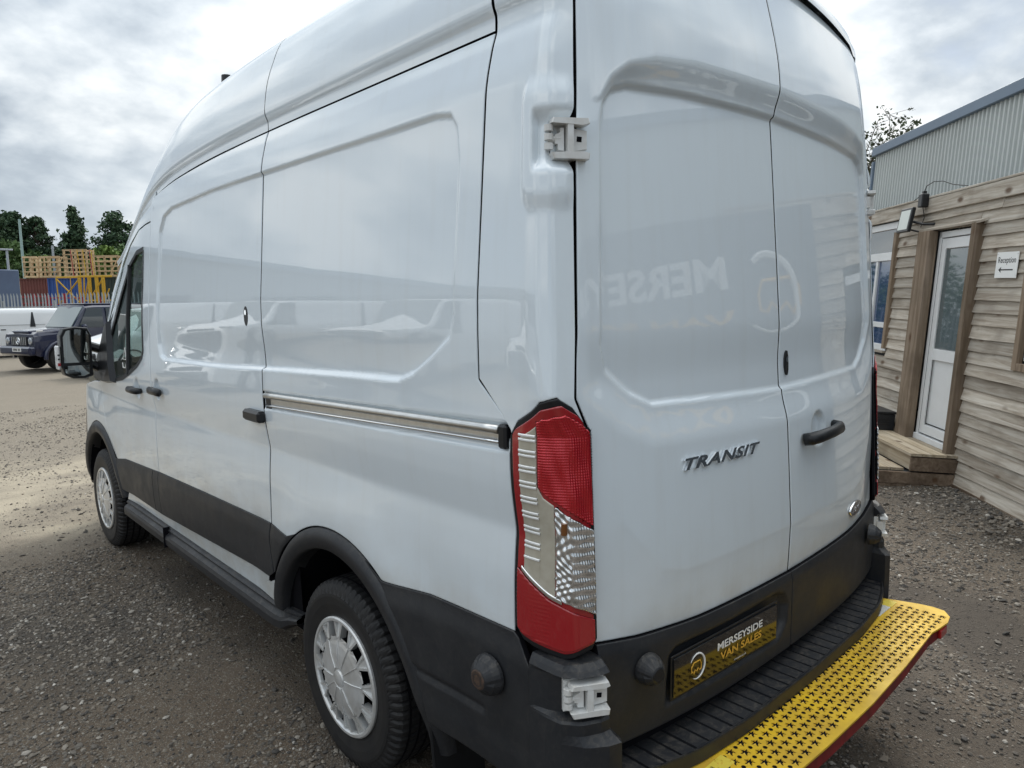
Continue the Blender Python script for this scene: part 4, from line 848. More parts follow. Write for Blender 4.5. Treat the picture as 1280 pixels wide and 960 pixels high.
# ------------------------------------------------------------------ ground
def ground_mat():
    m=bpy.data.materials.new('crushed stone ground'); m.use_nodes=True; nt=m.node_tree; P=nt.nodes['Principled BSDF']; N=nt.nodes.new; L=nt.links.new
    g=N('ShaderNodeNewGeometry'); P.inputs['Roughness'].default_value=.88; P.inputs['Specular IOR Level'].default_value=.3
    def noise(sc,det=6,r=.6,dist=0.):
        n=N('ShaderNodeTexNoise'); n.inputs['Scale'].default_value=sc; n.inputs['Detail'].default_value=det; n.inputs['Roughness'].default_value=r; n.inputs['Distortion'].default_value=dist; L(g.outputs['Position'],n.inputs[0]); return n.outputs[0]
    def rng(x,a,b,c=0.,d=1.,sm=False):
        r=N('ShaderNodeMapRange'); L(x,r.inputs[0])
        for i,v in enumerate((a,b,c,d)): r.inputs[i+1].default_value=v
        if sm: r.interpolation_type='SMOOTHSTEP'
        return r.outputs[0]
    def mix(f,a,b,mode='MIX'):
        x=N('ShaderNodeMix'); x.data_type='RGBA'; x.blend_type=mode
        if isinstance(f,float): x.inputs[0].default_value=f
        else: L(f,x.inputs[0])
        for k,v in ((6,a),(7,b)):
            if isinstance(v,tuple): x.inputs[k].default_value=(*v,1)
            else: L(v,x.inputs[k])
        return x.outputs[2]
    def math_(op,a,b=None,c=None):
        x=N('ShaderNodeMath'); x.operation=op
        for k,v in enumerate((a,b,c)):
            if v is None: continue
            if isinstance(v,(int,float)): x.inputs[k].default_value=v
            else: L(v,x.inputs[k])
        return x.outputs[0]
    # dirt: brown earth with grey dust
    c=mix(rng(noise(1.1,7,.6,.4),.38,.66),(.100,.073,.050),(.145,.115,.086))
    c=mix(rng(noise(7,6,.7),.45,.75,0,.7),c,(.175,.145,.110))
    # fine grit: small voronoi cells with their own tone
    def grit(sc,lo,hi,col,amt,thr):
        v=N('ShaderNodeTexVoronoi'); v.feature='F1'; v.inputs['Scale'].default_value=sc; v.inputs['Randomness'].default_value=1; L(g.outputs['Position'],v.inputs[0])
        sp=N('ShaderNodeSeparateColor'); L(v.outputs['Color'],sp.inputs[0])
        mask=math_('MULTIPLY',rng(v.outputs['Distance'],thr,thr*.7),math_('GREATER_THAN',sp.outputs[0],1-amt))
        tone=mix(sp.outputs[1],lo,hi); return mask,tone,v.outputs['Distance']
    hs=[]
    for sc,amt,thr in ((170,.75,.50),(75,.55,.42),(38,.35,.36)):
        mk,tone,d=grit(sc,(.045,.038,.032),(.31,.275,.225),None,amt,thr)
        c=mix(mk,c,tone); hs.append(math_('MULTIPLY',mk,rng(d,thr,0,0,1.)))
    # large scale areas from position: pale dry yard beyond the van, tracked sandy patch, damp dark zone beside it
    sp=N('ShaderNodeSeparateXYZ'); L(g.outputs['Position'],sp.inputs[0])
    wob=math_('MULTIPLY',math_('SUBTRACT',noise(.55,5,.6),.5),3.2)
    yy=math_('ADD',sp.outputs[1],wob)
    far=math_('MULTIPLY',rng(yy,3.6,6.2,0,1,True),rng(sp.outputs[0],8.,4.,0,1,True))
    c=mix(math_('MULTIPLY',far,.52),c,(.335,.30,.24))
    st=N('ShaderNodeMapping'); st.inputs['Scale'].default_value=(.9,1.7,1); st.inputs['Rotation'].default_value=(0,0,.35); L(g.outputs['Position'],st.inputs[0])
    n=N('ShaderNodeTexNoise'); n.inputs['Scale'].default_value=1.1; n.inputs['Detail'].default_value=7; n.inputs['Roughness'].default_value=.6; L(st.outputs[0],n.inputs[0])
    band=math_('MULTIPLY',rng(yy,4.7,5.6,0,1,True),rng(yy,8.6,7.4,0,1,True))
    patch=math_('MULTIPLY',band,rng(n.outputs[0],.36,.62)); patch=math_('MULTIPLY',patch,rng(sp.outputs[0],3.,1.,0,1,True))
    c=mix(math_('MULTIPLY',patch,.72),c,(.47,.41,.31))
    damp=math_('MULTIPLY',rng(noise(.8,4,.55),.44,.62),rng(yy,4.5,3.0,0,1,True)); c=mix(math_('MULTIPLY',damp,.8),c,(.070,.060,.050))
    L(c,P.inputs['Base Color'])
    h=math_('ADD',math_('MULTIPLY',hs[0],.35),math_('ADD',math_('MULTIPLY',hs[1],.7),hs[2])); h=math_('ADD',h,math_('MULTIPLY',noise(28,6,.7),.9))
    b=N('ShaderNodeBump'); b.inputs['Strength'].default_value=.85; b.inputs['Distance'].default_value=.012; L(h,b.inputs['Height']); L(b.outputs[0],P.inputs['Normal'])
    return m
GM=ground_mat()
def gh(x,y):   # gentle unevenness of the yard
    x=np.asarray(x,float); y=np.asarray(y,float)
    h=.010*np.sin(x*1.7+y*.6)+.008*np.sin(x*.7-y*1.9+1.3)+.006*np.sin(x*3.1+y*2.7)+.004*np.sin(6.3*x-4.1*y)
    f=1.
    for cx in (-.86,.86):
        for cy in (1.109,4.409): f=f*(1-np.exp(-((x-cx)**2+(y-cy)**2)/.12))
    return (h-.012)*f-.22*ss(7,19,y)
def build_ground():
    xs=np.concatenate([[-600,-200,-60,-25],np.arange(-12,14.01,.16),[30,70,250,700]]); ys=np.concatenate([[-500,-150,-40,-15],np.arange(-8,24.01,.16),[34,60,140,400,1200]])
    X,Y=np.meshgrid(xs,ys,indexing='ij'); Z=np.where((np.abs(X)<13)&(Y>-8)&(Y<24),gh(X,Y),-.22*ss(7,19,Y)); 
    o=obj('ground',np.stack([X,Y,Z],-1).reshape(-1,3),gridF(len(xs),len(ys)),GM,None,False,True); tag(o,kind='structure')
build_ground()
# loose stones lying on the yard (one mass nobody could count)
def build_stones():
    t=(1+5**.5)/2; ico=np.array([(-1,t,0),(1,t,0),(-1,-t,0),(1,-t,0),(0,-1,t),(0,1,t),(0,-1,-t),(0,1,-t),(t,0,-1),(t,0,1),(-t,0,-1),(-t,0,1)],float); ico/=np.linalg.norm(ico[0])
    iF=np.array([(0,11,5),(0,5,1),(0,1,7),(0,7,10),(0,10,11),(1,5,9),(5,11,4),(11,10,2),(10,7,6),(7,1,8),(3,9,4),(3,4,2),(3,2,6),(3,6,8),(3,8,9),(4,9,5),(2,4,11),(6,2,10),(8,6,7),(9,8,1)])
    octv=np.array([(1,0,0),(-1,0,0),(0,1,0),(0,-1,0),(0,0,1),(0,0,-1)],float); oF=np.array([(0,2,4),(2,1,4),(1,3,4),(3,0,4),(2,0,5),(1,2,5),(3,1,5),(0,3,5)])
    m=bpy.data.materials.new('grey brown stones'); m.use_nodes=True; nt=m.node_tree; P=nt.nodes['Principled BSDF']; P.inputs['Roughness'].default_value=.8; P.inputs['Specular IOR Level'].default_value=.35
    g=nt.nodes.new('ShaderNodeNewGeometry'); cr=nt.nodes.new('ShaderNodeValToRGB'); nt.links.new(g.outputs['Random Per Island'],cr.inputs[0]); e=cr.color_ramp.elements
    e[0].position=0; e[0].color=(.06,.056,.052,1); e[1].position=1; e[1].color=(.50,.47,.42,1)
    for p,c in ((.30,(.105,.092,.078,1)),(.62,(.165,.148,.126,1)),(.80,(.22,.185,.145,1)),(.95,(.30,.27,.23,1))): q=e.new(p); q.color=c
    n=nt.nodes.new('ShaderNodeTexNoise'); n.inputs['Scale'].default_value=90; nt.links.new(g.outputs['Position'],n.inputs[0]); mx=nt.nodes.new('ShaderNodeMix'); mx.data_type='RGBA'; mx.blend_type='MULTIPLY'; mx.inputs[0].default_value=.5
    nt.links.new(cr.outputs[0],mx.inputs[6]); nt.links.new(n.outputs['Color'],mx.inputs[7]); nt.links.new(cr.outputs[0],P.inputs['Base Color'])
    def field(n,xr,yr,size,base,F,name,dens=None):
        x=RNG.uniform(*xr,n); y=RNG.uniform(*yr,n)
        cl=np.sin(x*2.1+np.sin(y*1.3)*2)+np.sin(y*2.7+np.sin(x*1.9+2)*2)+.8*np.sin(x*5.3-y*4.1)
        k=RNG.uniform(-2.6,1.6,n)<cl
        under=(np.abs(x)<.55)&(y>.4)&(y<5.0); k&=~under
        q=(np.array(B0)[None,:2]-np.stack([x,y],-1))@np.array([NB[0],NB[1]]); k&=(q>.03)
        if dens is not None: k&=dens(x,y)
        x,y=x[k],y[k]; n=len(x); s=size[0]*np.exp(RNG.normal(0,.42,n)); s=np.clip(s,size[0]*.45,size[1])
        sh=np.stack([RNG.uniform(.8,1.35,n),RNG.uniform(.65,1.0,n),RNG.uniform(.35,.7,n)],-1)*s[:,None]
        a=RNG.uniform(0,2*math.pi,n); ca,sa=np.cos(a),np.sin(a); tx=RNG.normal(0,.35,n)
        V=base[None]*(1+RNG.uniform(-.26,.26,(n,len(base),3))); V=V*sh[:,None,:]
        Vy=V[...,1]*np.cos(tx)[:,None]-V[...,2]*np.sin(tx)[:,None]; Vz=V[...,1]*np.sin(tx)[:,None]+V[...,2]*np.cos(tx)[:,None]
        X=V[...,0]*ca[:,None]-Vy*sa[:,None]+x[:,None]; Y=V[...,0]*sa[:,None]+Vy*ca[:,None]+y[:,None]; Z=Vz+gh(x,y)[:,None]+s[:,None]*.22
        FF=(F[None]+np.arange(n)[:,None,None]*len(base)).reshape(-1,3)
        tag(obj(name,np.stack([X,Y,Z],-1).reshape(-1,3),FF,m,None,False,False),kind='stuff')
    field(70000,(-3.4,-.9),(-.2,4.4),(.0055,.018),ico,iF,'loose_stones')
    field(34000,(.2,4.8),(-1.8,2.0),(.0060,.020),ico,iF,'loose_stones')
    field(60000,(-4.5,3.),(-.5,14.),(.0075,.022),octv,oF,'loose_stones',lambda x,y:~((x>-3.4)&(x<-.9)&(y<4.4)))
    field(16000,(1.,5.2),(.0,5.5),(.0085,.026),octv,oF,'loose_stones')
    # a row of coarser stones along the foot of the building and its deck
    aa=RNG.uniform(-1.6,.2,260); dd=np.abs(RNG.normal(0,.20,260))+.05
    n=260; x=B0[0]+D1[0]*aa-NB[0]*dd; y=B0[1]+D1[1]*aa-NB[1]*dd
    V=[];F=[]
    for i in range(n):
        s=random.uniform(.008,.022); o=len(V); a=random.uniform(0,6.28)
        for v in ico: w=v*np.array([1.2,.9,.6])*s*(1+RNG.uniform(-.25,.25,3)); V.append((x[i]+w[0]*math.cos(a)-w[1]*math.sin(a),y[i]+w[0]*math.sin(a)+w[1]*math.cos(a),w[2]+s*.2))
        F.append(iF+o)
    tag(obj('loose_stones',V,np.concatenate(F),m,None,False,False),kind='stuff')
# ------------------------------------------------------------------ reception building (leans a little like the real one: the yard falls away under the van)
B0=np.array([4.85,.73,0.]); D1=np.array([.74419,.66782,.01389]); NB=np.array([.667305,-.742373,-.059883])
UB=np.cross(NB,D1); UB/=np.linalg.norm(UB)
# NB points away from the yard... check orientation: camera lies on its negative side
UB=UB if UB[2]>0 else -UB
XB=-D1; YB=NB; ZB=np.cross(XB,YB); ZB/=np.linalg.norm(ZB)
BM=Matrix(((XB[0],YB[0],ZB[0],B0[0]),(XB[1],YB[1],ZB[1],B0[1]),(XB[2],YB[2],ZB[2],B0[2]),(0,0,0,1)))
build_stones()
def wood_mat(name,c1,c2,c3,sc=1.,rough=.85,isl=.24,axis=0):
    m=bpy.data.materials.new(name); m.use_nodes=True; nt=m.node_tree; P=nt.nodes['Principled BSDF']; N=nt.nodes.new; L=nt.links.new
    P.inputs['Roughness'].default_value=rough; P.inputs['Specular IOR Level'].default_value=.2
    tc=N('ShaderNodeTexCoord'); oi=N('ShaderNodeObjectInfo'); add=N('ShaderNodeVectorMath'); sc_=N('ShaderNodeVectorMath'); sc_.operation='SCALE'; sc_.inputs[0].default_value=(13,7,29); L(oi.outputs['Random'],sc_.inputs['Scale'])
    L(tc.outputs['Object'],add.inputs[0]); L(sc_.outputs[0],add.inputs[1])
    mp=N('ShaderNodeMapping'); s=[26*sc]*3; s[axis]=1.6*sc; mp.inputs['Scale'].default_value=s; L(add.outputs[0],mp.inputs[0])
    n=N('ShaderNodeTexNoise'); n.inputs['Scale'].default_value=1; n.inputs['Detail'].default_value=8; n.inputs['Roughness'].default_value=.62; n.inputs['Distortion'].default_value=.6; L(mp.outputs[0],n.inputs[0])
    n2=N('ShaderNodeTexNoise'); n2.inputs['Scale'].default_value=2.2; n2.inputs['Detail'].default_value=5; L(add.outputs[0],n2.inputs[0])
    cr=N('ShaderNodeValToRGB'); L(n.outputs[0],cr.inputs[0]); e=cr.color_ramp.elements; e[0].position=.33; e[0].color=(*c1,1); e[1].position=.68; e[1].color=(*c3,1); q=e.new(.5); q.color=(*c2,1)
    hs=N('ShaderNodeHueSaturation'); mr=N('ShaderNodeMapRange'); mr.inputs[3].default_value=1-isl; mr.inputs[4].default_value=1+isl; L(oi.outputs['Random'],mr.inputs[0]); L(mr.outputs[0],hs.inputs['Value'])
    L(cr.outputs[0],hs.inputs['Color'])
    st=N('ShaderNodeMapRange'); st.inputs[1].default_value=.52; st.inputs[2].default_value=.70; st.inputs[4].default_value=.55; L(n2.outputs[0],st.inputs[0])
    mx=N('ShaderNodeMix'); mx.data_type='RGBA'; L(st.outputs[0],mx.inputs[0]); L(hs.outputs[0],mx.inputs[6]); mx.inputs[7].default_value=(*[k*.62 for k in c1],1)
    # knots
    kp=N('ShaderNodeMapping'); ks=[5.,5.,5.]; ks[axis]=2.6; kp.inputs['Scale'].default_value=ks; L(add.outputs[0],kp.inputs[0])
    v=N('ShaderNodeTexVoronoi'); v.inputs['Scale'].default_value=1.; L(kp.outputs[0],v.inputs[0]); km=N('ShaderNodeMapRange'); km.inputs[1].default_value=.17; km.inputs[2].default_value=.07; km.inputs[4].default_value=.85; L(v.outputs['Distance'],km.inputs[0])
    m2=N('ShaderNodeMix'); m2.data_type='RGBA'; L(km.outputs[0],m2.inputs[0]); L(mx.outputs[2],m2.inputs[6]); m2.inputs[7].default_value=(.10,.055,.030,1); L(m2.outputs[2],P.inputs['Base Color'])
    b=N('ShaderNodeBump'); b.inputs['Strength'].default_value=.9; b.inputs['Distance'].default_value=.006; L(n.outputs[0],b.inputs['Height']); L(b.outputs[0],P.inputs['Normal']); return m
wood=wood_mat('weathered larch board',(.28,.235,.185),(.44,.39,.325),(.56,.52,.455))
wood_post=wood_mat('brown stained post',(.15,.11,.075),(.23,.175,.125),(.30,.235,.18),axis=2)
wood_rail=wood_mat('brown stained board',(.12,.085,.06),(.19,.14,.10),(.25,.19,.14))
deckw=wood_mat('worn deck board',(.28,.22,.15),(.40,.33,.235),(.50,.43,.33))
upvc=mat('white door plastic',(.76,.77,.77),.35,0,.2,noise=(5,.35),col2=(.62,.62,.60))
inside=mat('dark interior',(.05,.055,.06),.9)
blind=mat('blue screen',(.06,.10,.24),.7)
steel_wall=mat('green grey profiled sheet',(.50,.53,.515),.5,noise=(1.3,.5),col2=(.42,.44,.42))
fascia=mat('blue grey fascia trim',(.16,.215,.285),.5,noise=(3,.4),col2=(.13,.17,.22))
def build_reception():
    b=empty('reception_building',mat=BM); tag(b,'timber clad reception building with a white glazed door and weathered boards','building')
    # openings in local x (=-along) and z
    DOOR=(-.93,-.03,.27,2.30); WINL=(-2.60,-1.64,1.05,2.45); WINR=(.66,1.9,1.12,2.05)
    mb=MB(); mb.box((-.9,1.6,1.25),(8.6,.05,2.5)); mb.box((-.9,.9,2.45),(8.6,1.5,.05)); mb.box((-5.2,.85,1.25),(.05,1.5,2.5)); mb.box((3.4,.85,1.25),(.05,1.5,2.5))
    for x0,x1,z0,z1 in ((-5.2,-2.62,-.05,2.6),(-2.62,-1.62,-.05,1.03),(-1.62,-.95,-.05,2.6),(-.95,0,2.3,2.6),(0,.64,-.05,2.6),(.64,1.92,-.05,1.1),(.64,1.92,2.07,2.6),(1.92,3.4,-.05,2.6),(-2.62,-1.62,2.47,2.6)):
        mb.box(((x0+x1)/2,.045,(z0+z1)/2),(x1-x0,.05,z1-z0))
    mb.build('wall_backing',inside,b)
    pitch=.1075; z=.02; row=0
    while z<2.42:
        h=pitch+random.uniform(-.004,.004); segs=[(-5.2,3.4)]
        def cut(segs,a,c):
            out=[]
            for s0,s1 in segs:
                if c<=s0 or a>=s1: out.append((s0,s1)); continue
                if s0<a: out.append((s0,a))
                if s1>c: out.append((c,s1))
            return out
        zt=z+h
        if zt>DOOR[2]-.1 and z<DOOR[3]-.03: segs=cut(segs,DOOR[0]-.04,DOOR[1]+.005)
        if zt>WINL[2]+.02 and z<WINL[3]-.02: segs=cut(segs,WINL[0],WINL[1]+.03)
        if zt>WINR[2]+.02 and z<WINR[3]-.02: segs=cut(segs,WINR[0],WINR[1])
        for s0,s1 in segs:
            xs=[s0]; 
            while s1-xs[-1]>2.2: xs.append(xs[-1]+random.choice((1.2,1.5,1.8,2.1))+random.uniform(-.1,.1))
            if len(xs)>1 and s1-xs[-1]<.25: xs.pop()
            xs.append(s1)
            for a,c in zip(xs[:-1],xs[1:]):
                n=max(2,int((c-a)/.18)); V=[];F=[]; ph=random.uniform(0,6); dz=random.uniform(-.003,.003); pr=random.uniform(-.004,.004)
                for i in range(n+1):
                    x=a+.002+(c-a-.004)*i/n; w=.0025*math.sin(x*3.1+ph)+.0018*math.sin(x*9.7+ph*2)
                    V+=[(x,.012,z+h+.012),(x,-.001,z+h+.010),(x,-.022+pr,z+w+dz),(x,-.016+pr,z-.002+w+dz),(x,.014,z+w)]
                for i in range(n):
                    for j in range(4): F.append((i*5+j,i*5+j+1,(i+1)*5+j+1,(i+1)*5+j))
                F.append(tuple(range(5))); F.append(tuple(n*5+i for i in range(5))[::-1]); obj('plank',V,F,wood,b,False,False)
        z+=pitch; row+=1
    def bx(name,x0,x1,y0,y1,z0,z1,m,par=b,bev=.003):
        mb=MB(); mb.box(((x0+x1)/2,(y0+y1)/2,(z0+z1)/2),(x1-x0,y1-y0,z1-z0),bev=bev); return mb.build(name,m,par)
    bx('fascia_board',-5.2,3.4,-.040,-.012,2.46,2.60,wood); bx('capping',-5.2,3.4,-.045,.12,2.602,2.622,wood)
    bx('base_board',-.0,3.4,-.028,.0,-.14,.018,wood_rail)
    # door surround posts, frame and leaf
    bx('door_post',-.975,-.745,-.11,-.030,.26,2.275,wood_post); bx('door_post',-.085,-.015,-.085,.02,.14,2.30,wood_post)
    mb=MB(); mb.box((-.49,-.050,2.300),(1.05,.075,.020),M=Matrix.Rotation(.35,3,'X')); mb.build('drip_board',wood,b)
    d=bx('door',-.66,-.150,.012,.040,.36,2.19,upvc)
    for nm,a in (('door_frame',(-.745,-.700,-.015,.06,.285,2.25)),('door_frame',(-.745,-.10,-.015,.06,2.205,2.26)),('door_frame',(-.125,-.085,-.015,.06,.285,2.25)),('door_frame',(-.745,-.085,-.035,.06,.275,.330))): bx(nm,*a,upvc)
    bx('door_stile',-.690,-.615,-.012,.011,.345,2.195,upvc,d); bx('door_stile',-.195,-.130,-.012,.011,.345,2.195,upvc,d); bx('door_rail',-.612,-.198,-.012,.011,2.10,2.195,upvc,d); bx('door_rail',-.612,-.198,-.012,.011,1.06,1.165,upvc,d); bx('door_rail',-.612,-.198,-.012,.011,.345,.43,upvc,d)
    gl=bx('door_glass',-.606,-.204,-.004,.002,1.172,2.094,mat('grey door glazing',(.10,.13,.14),.05,0,1.,.02),d); bx('panel_gasket',-.603,-.207,-.006,-.002,.44,.452,black,d); bx('door_gap',-.699,-.692,-.010,.0,.35,2.19,black,d)
    bx('panel_gasket',-.606,-.598,-.006,-.001,.44,1.055,black,d)
    hd=MB(); hd.tube([(-.650,-.012,1.08),(-.650,-.05,1.08),(-.56,-.05,1.08)],.009,8)
    # left window
    w=empty('w'); bpy.data.objects.remove(w)
    fr=bx('window',-2.60,-1.66,.000,.050,1.05,1.12,upvc)
    for a in ((-2.60,-1.66,.0,.05,2.38,2.45),(-2.60,-1.66,-.004,.05,2.04,2.13),(-2.60,-2.54,.0,.05,1.12,2.38),(-1.72,-1.66,.0,.05,1.12,2.38),(-2.15,-2.10,.0,.05,1.12,2.04)): bx('window_bar',*a,upvc,fr)
    bx('pane',-2.54,-1.72,.02,.026,2.13,2.38,mat('reflective window pane',(.05,.065,.07),.03,0,1.,.02),fr,0); bx('pane',-2.54,-1.72,.022,.028,1.12,2.04,mat('blue reflecting pane',(.035,.07,.16),.05,0,1.,.02),fr,0)
    bx('blind_rail',-2.54,-1.73,.012,.019,1.30,1.36,upvc,fr); bx('window_sill',-2.64,-1.62,-.05,.0,1.03,1.052,wood,fr)
    bx('window_trim',-1.655,-1.595,-.050,.0,1.08,2.33,wood_post); bx('window_trim',-2.66,-2.60,-.045,.0,1.05,2.45,wood_post)
    # right window (only its trim corner is in view)
    f2=bx('window',.72,1.84,.0,.05,1.18,1.25,upvc); bx('window_bar',.72,1.84,.0,.05,1.92,1.99,upvc,f2); bx('pane',.74,1.82,.02,.026,1.25,1.92,glass_dark,f2,0)
    bx('window_trim',.655,.715,-.045,.0,1.10,2.05,wood_post); bx('window_trim',.715,1.9,-.045,.0,1.10,1.16,wood_post)
    # sign and lights are things of their own
    s=empty('direction_sign',mat=BM@Matrix.Translation((.395,-.028,1.915))@Matrix.Rotation(math.radians(1.0),4,'Y')); tag(s,'white Reception sign with a black arrow, screwed to the boards right of the door','sign')
    mb=MB(); mb.box((0,0,0),(.285,.005,.205),bev=.001); mb.build('sign_panel',whitep,s)
    V,F=text_geo('Reception',.066,bold=.0006); V=[(a*.88,-.0032,b+.038) for a,b,c in V]; obj('lettering',V,F,black,s,False,False)
    mb=MB(); ar=[(-.098,-.038),(-.062,-.014),(-.068,-.033),(.092,-.033),(.092,-.043),(-.068,-.043),(-.062,-.062)]; mb.add([(a,-.0033,c) for a,c in ar],[(0,1,2,5,6),(2,3,4,5)]); mb.build('arrow',black,s)
    for x in (-.13,.13):
        mb=MB(); mb.tube([(x,-.002,.088),(x,-.005,.088)],.005,8); mb.build('screw',alu,s)
    f=empty('floodlight',mat=BM@Matrix.Translation((-1.13,-.17,2.40))); tag(f,'black framed floodlight on an arm beside the door head','light')
    M=Matrix.Rotation(math.radians(-7),3,'X')
    mb=MB(); mb.box((0,0,0),(.25,.035,.24),M=M,bev=.006); mb.build('lamp_housing',plastic_d,f)
    mb=MB(); mb.box(tuple(M@Vector((0,-.019,0))),(.200,.003,.190),M=M); mb.build('lamp_glass',mat('frosted lamp glass',(.62,.66,.62),.25),f)
    mb=MB(); mb.tube([(.10,.03,-.02),(.20,.08,-.05),(.25,.17,-.05)],.014,6); mb.tube([(-.02,.03,-.08),(.12,.10,-.12),(.25,.17,-.10)],.010,6); mb.build('bracket',plastic_d,f)
    j=empty('junction_box',mat=BM@Matrix.Translation((-1.02,-.075,2.585))); tag(j,'small black sensor box with a loop of cable on top of the fascia','sensor')
    mb=MB(); mb.box((0,0,0),(.085,.07,.13),bev=.008); mb.box((0,.0,.078),(.035,.035,.03),bev=.004); mb.build('box_body',plastic_d,j)
    mb=MB(); mb.tube([(0,0,.09),(.03,0,.135),(.12,.02,.165),(.26,.04,.150),(.40,.06,.10),(.60,.09,.06)],.0045,6); mb.tube([(0,0,.08),(-.10,.02,.07),(-.25,.03,.035),(-.50,.05,.0),(-1.0,.05,-.0)],.004,6); mb.tube([(0,.0,-.06),(-.01,.03,-.16),(-.06,.03,-.25)],.004,6); mb.build('cable',plastic_d,j)
    # timber deck with a lower step
    dk=empty('timber_deck',mat=BM); tag(dk,'low timber deck and step of grooved boards in front of the white door','deck')
    def dboard(x0,x1,y0,y1,z0,name='deck_board'):
        mb=MB(); n=max(3,int(abs(y1-y0)/.012)); ysr=np.linspace(y0,y1,n*2+1); V=[];F=[]
        for i,y in enumerate(ysr):
            zz=z0-(.0035 if i%2 else 0); V+=[(x0,y,zz),(x1,y,zz)]
        k=len(ysr)
        for i in range(k-1): F.append((2*i,2*i+1,2*i+3,2*i+2))
        V+=[(x0,y0,z0-.024),(x1,y0,z0-.024),(x0,y1,z0-.024),(x1,y1,z0-.024)]
        F+=[(2*k,2*k+1,1,0),(2*k+2,2*k+3,2*k-1,2*k-2),(2*k,0,2*k-2,2*k+2),(2*k+1,1,2*k-1,2*k+3),(2*k,2*k+1,2*k+3,2*k+2)]
        mb.add(V,F); mb.build(name,deckw,dk)
    for y0 in (-.415,-.312,-.209,-.106): dboard(-3.2,.055+random.uniform(-.004,.004),y0,y0+.099,.275)
    for y0 in (-.765,-.650,-.535): dboard(-3.2,-.015+random.uniform(-.004,.004),y0,y0+.110,.125)
    def fb(name,x0,x1,y0,y1,z0,z1,m=wood_rail): mb=MB(); mb.box(((x0+x1)/2,(y0+y1)/2,(z0+z1)/2),(x1-x0,y1-y0,z1-z0),bev=.003); mb.build(name,m,dk)
    fb('riser_board',-3.2,.02,-.395,-.37,.12,.248,deckw); fb('end_board',.022,.045,-.40,-.004,.115,.240); fb('end_board',.0,.028,-.75,-.008,-.01,.098); fb('end_board',-.004,.022,-.74,-.01,-.10,-.012)
    fb('front_board',-3.2,.0,-.757,-.735,-.05,.098); fb('deck_joist',-3.2,.018,-.70,-.03,-.05,.094,inside)
    c=empty('storage_crate',mat=BM@Matrix.Translation((-1.30,-.20,.276))); tag(c,'dark grey plastic crate standing on the deck below the window','crate')
    mb=MB(); mb.box((0,0,.085),(.50,.24,.17),bev=.008); mb.build('crate_body',plastic,c); mb=MB(); mb.box((0,0,.182),(.52,.26,.022),bev=.004); mb.build('crate_lid',plastic,c)
    mb=MB()
    for zz in (.06,.085,.11): mb.box((.2515,0,zz),(.004,.14,.008)); mb.box((0,-.1215,zz),(.34,.004,.008))
    mb.build('crate_rib',plastic_d,c)
    # dark sign board further along the wall (behind the camera, mirrored in the rear doors)
    g=empty('company_sign',mat=BM@Matrix.Translation((2.47,-.05,.25))); tag(g,'large dark MERSEYSIDE VAN SALES board on the wall behind the camera','sign')
    mb=MB(); mb.box((2.6,0,1.17),(5.2,.03,2.30),bev=.004); mb.build('sign_panel',mat('slate grey sign face',(.060,.070,.080),.5),g)
    for txt,zc,m_,sz in (('MERSEYSIDE',1.90,whitep,.31),('VAN SALES',1.52,yellowp,.29)):
        V,F=text_geo(txt,sz,bold=.010,sx=1.85,align='LEFT'); V=[(a+1.0,-.018,b+zc) for a,b,c in V]; obj('lettering',V,F,m_,g,False,False)
    mb=MB(); pts=[(.58+.26*math.cos(a),-.02,1.66+(.34 if math.sin(a)>0 else .46)*math.sin(a)) for a in np.radians(np.linspace(60,320,30))]; mb.tube(pts,.030,6); mb.build('logo_ring',whitep,g)
    mb=MB(); mb.tube([(.50+a*9.,-.022,1.70+b_*8) for a,b_ in [(-.024,-.012),(-.024,.004),(-.014,.014),(.014,.014),(.020,.002),(.020,-.012),(.012,-.014),(.006,-.006),(.000,-.014),(-.008,-.008),(-.014,-.018),(-.019,-.010)]],.016,5,closed=True); mb.build('logo_outline',yellowp,g)
    # steel warehouse behind
    w=empty('steel_warehouse',mat=BM); tag(w,'grey green profiled steel warehouse with a blue grey roof edge behind the timber building','building')
    p=.075; x0,x1=-4.06,9.; n=int((x1-x0)/p); V=[];F=[]; yb=.62
    pr=[(0,0),(.30,0),(.42,-.022),(.78,-.022),(.90,0)]
    for i in range(n):
        for a,d in pr: V+=[(x0+(i+a)*p,yb+d,.4),(x0+(i+a)*p,yb+d,3.57)]
    k=n*5
    for i in range(k-1): F.append((2*i,2*i+1,2*i+3,2*i+2))
    obj('profiled_sheet',V,F,steel_wall,w,False,False)
    mb=MB(); mb.box(((x0+x1)/2,yb-.02,3.625),(x1-x0+.04,.09,.115),bev=.006); mb.box((x0-.005,yb+.0,1.9),(.06,.10,3.2),bev=.006); mb.build('roof_edge_trim',fascia,w)
    mb=MB(); mb.box(((x0+x1)/2,yb+3.,3.50),(x1-x0,5.9,.05)); mb.box((x0+.03,yb+3.,1.8),(.05,5.9,3.4)); mb.build('roof',steel_wall,w)
build_reception()
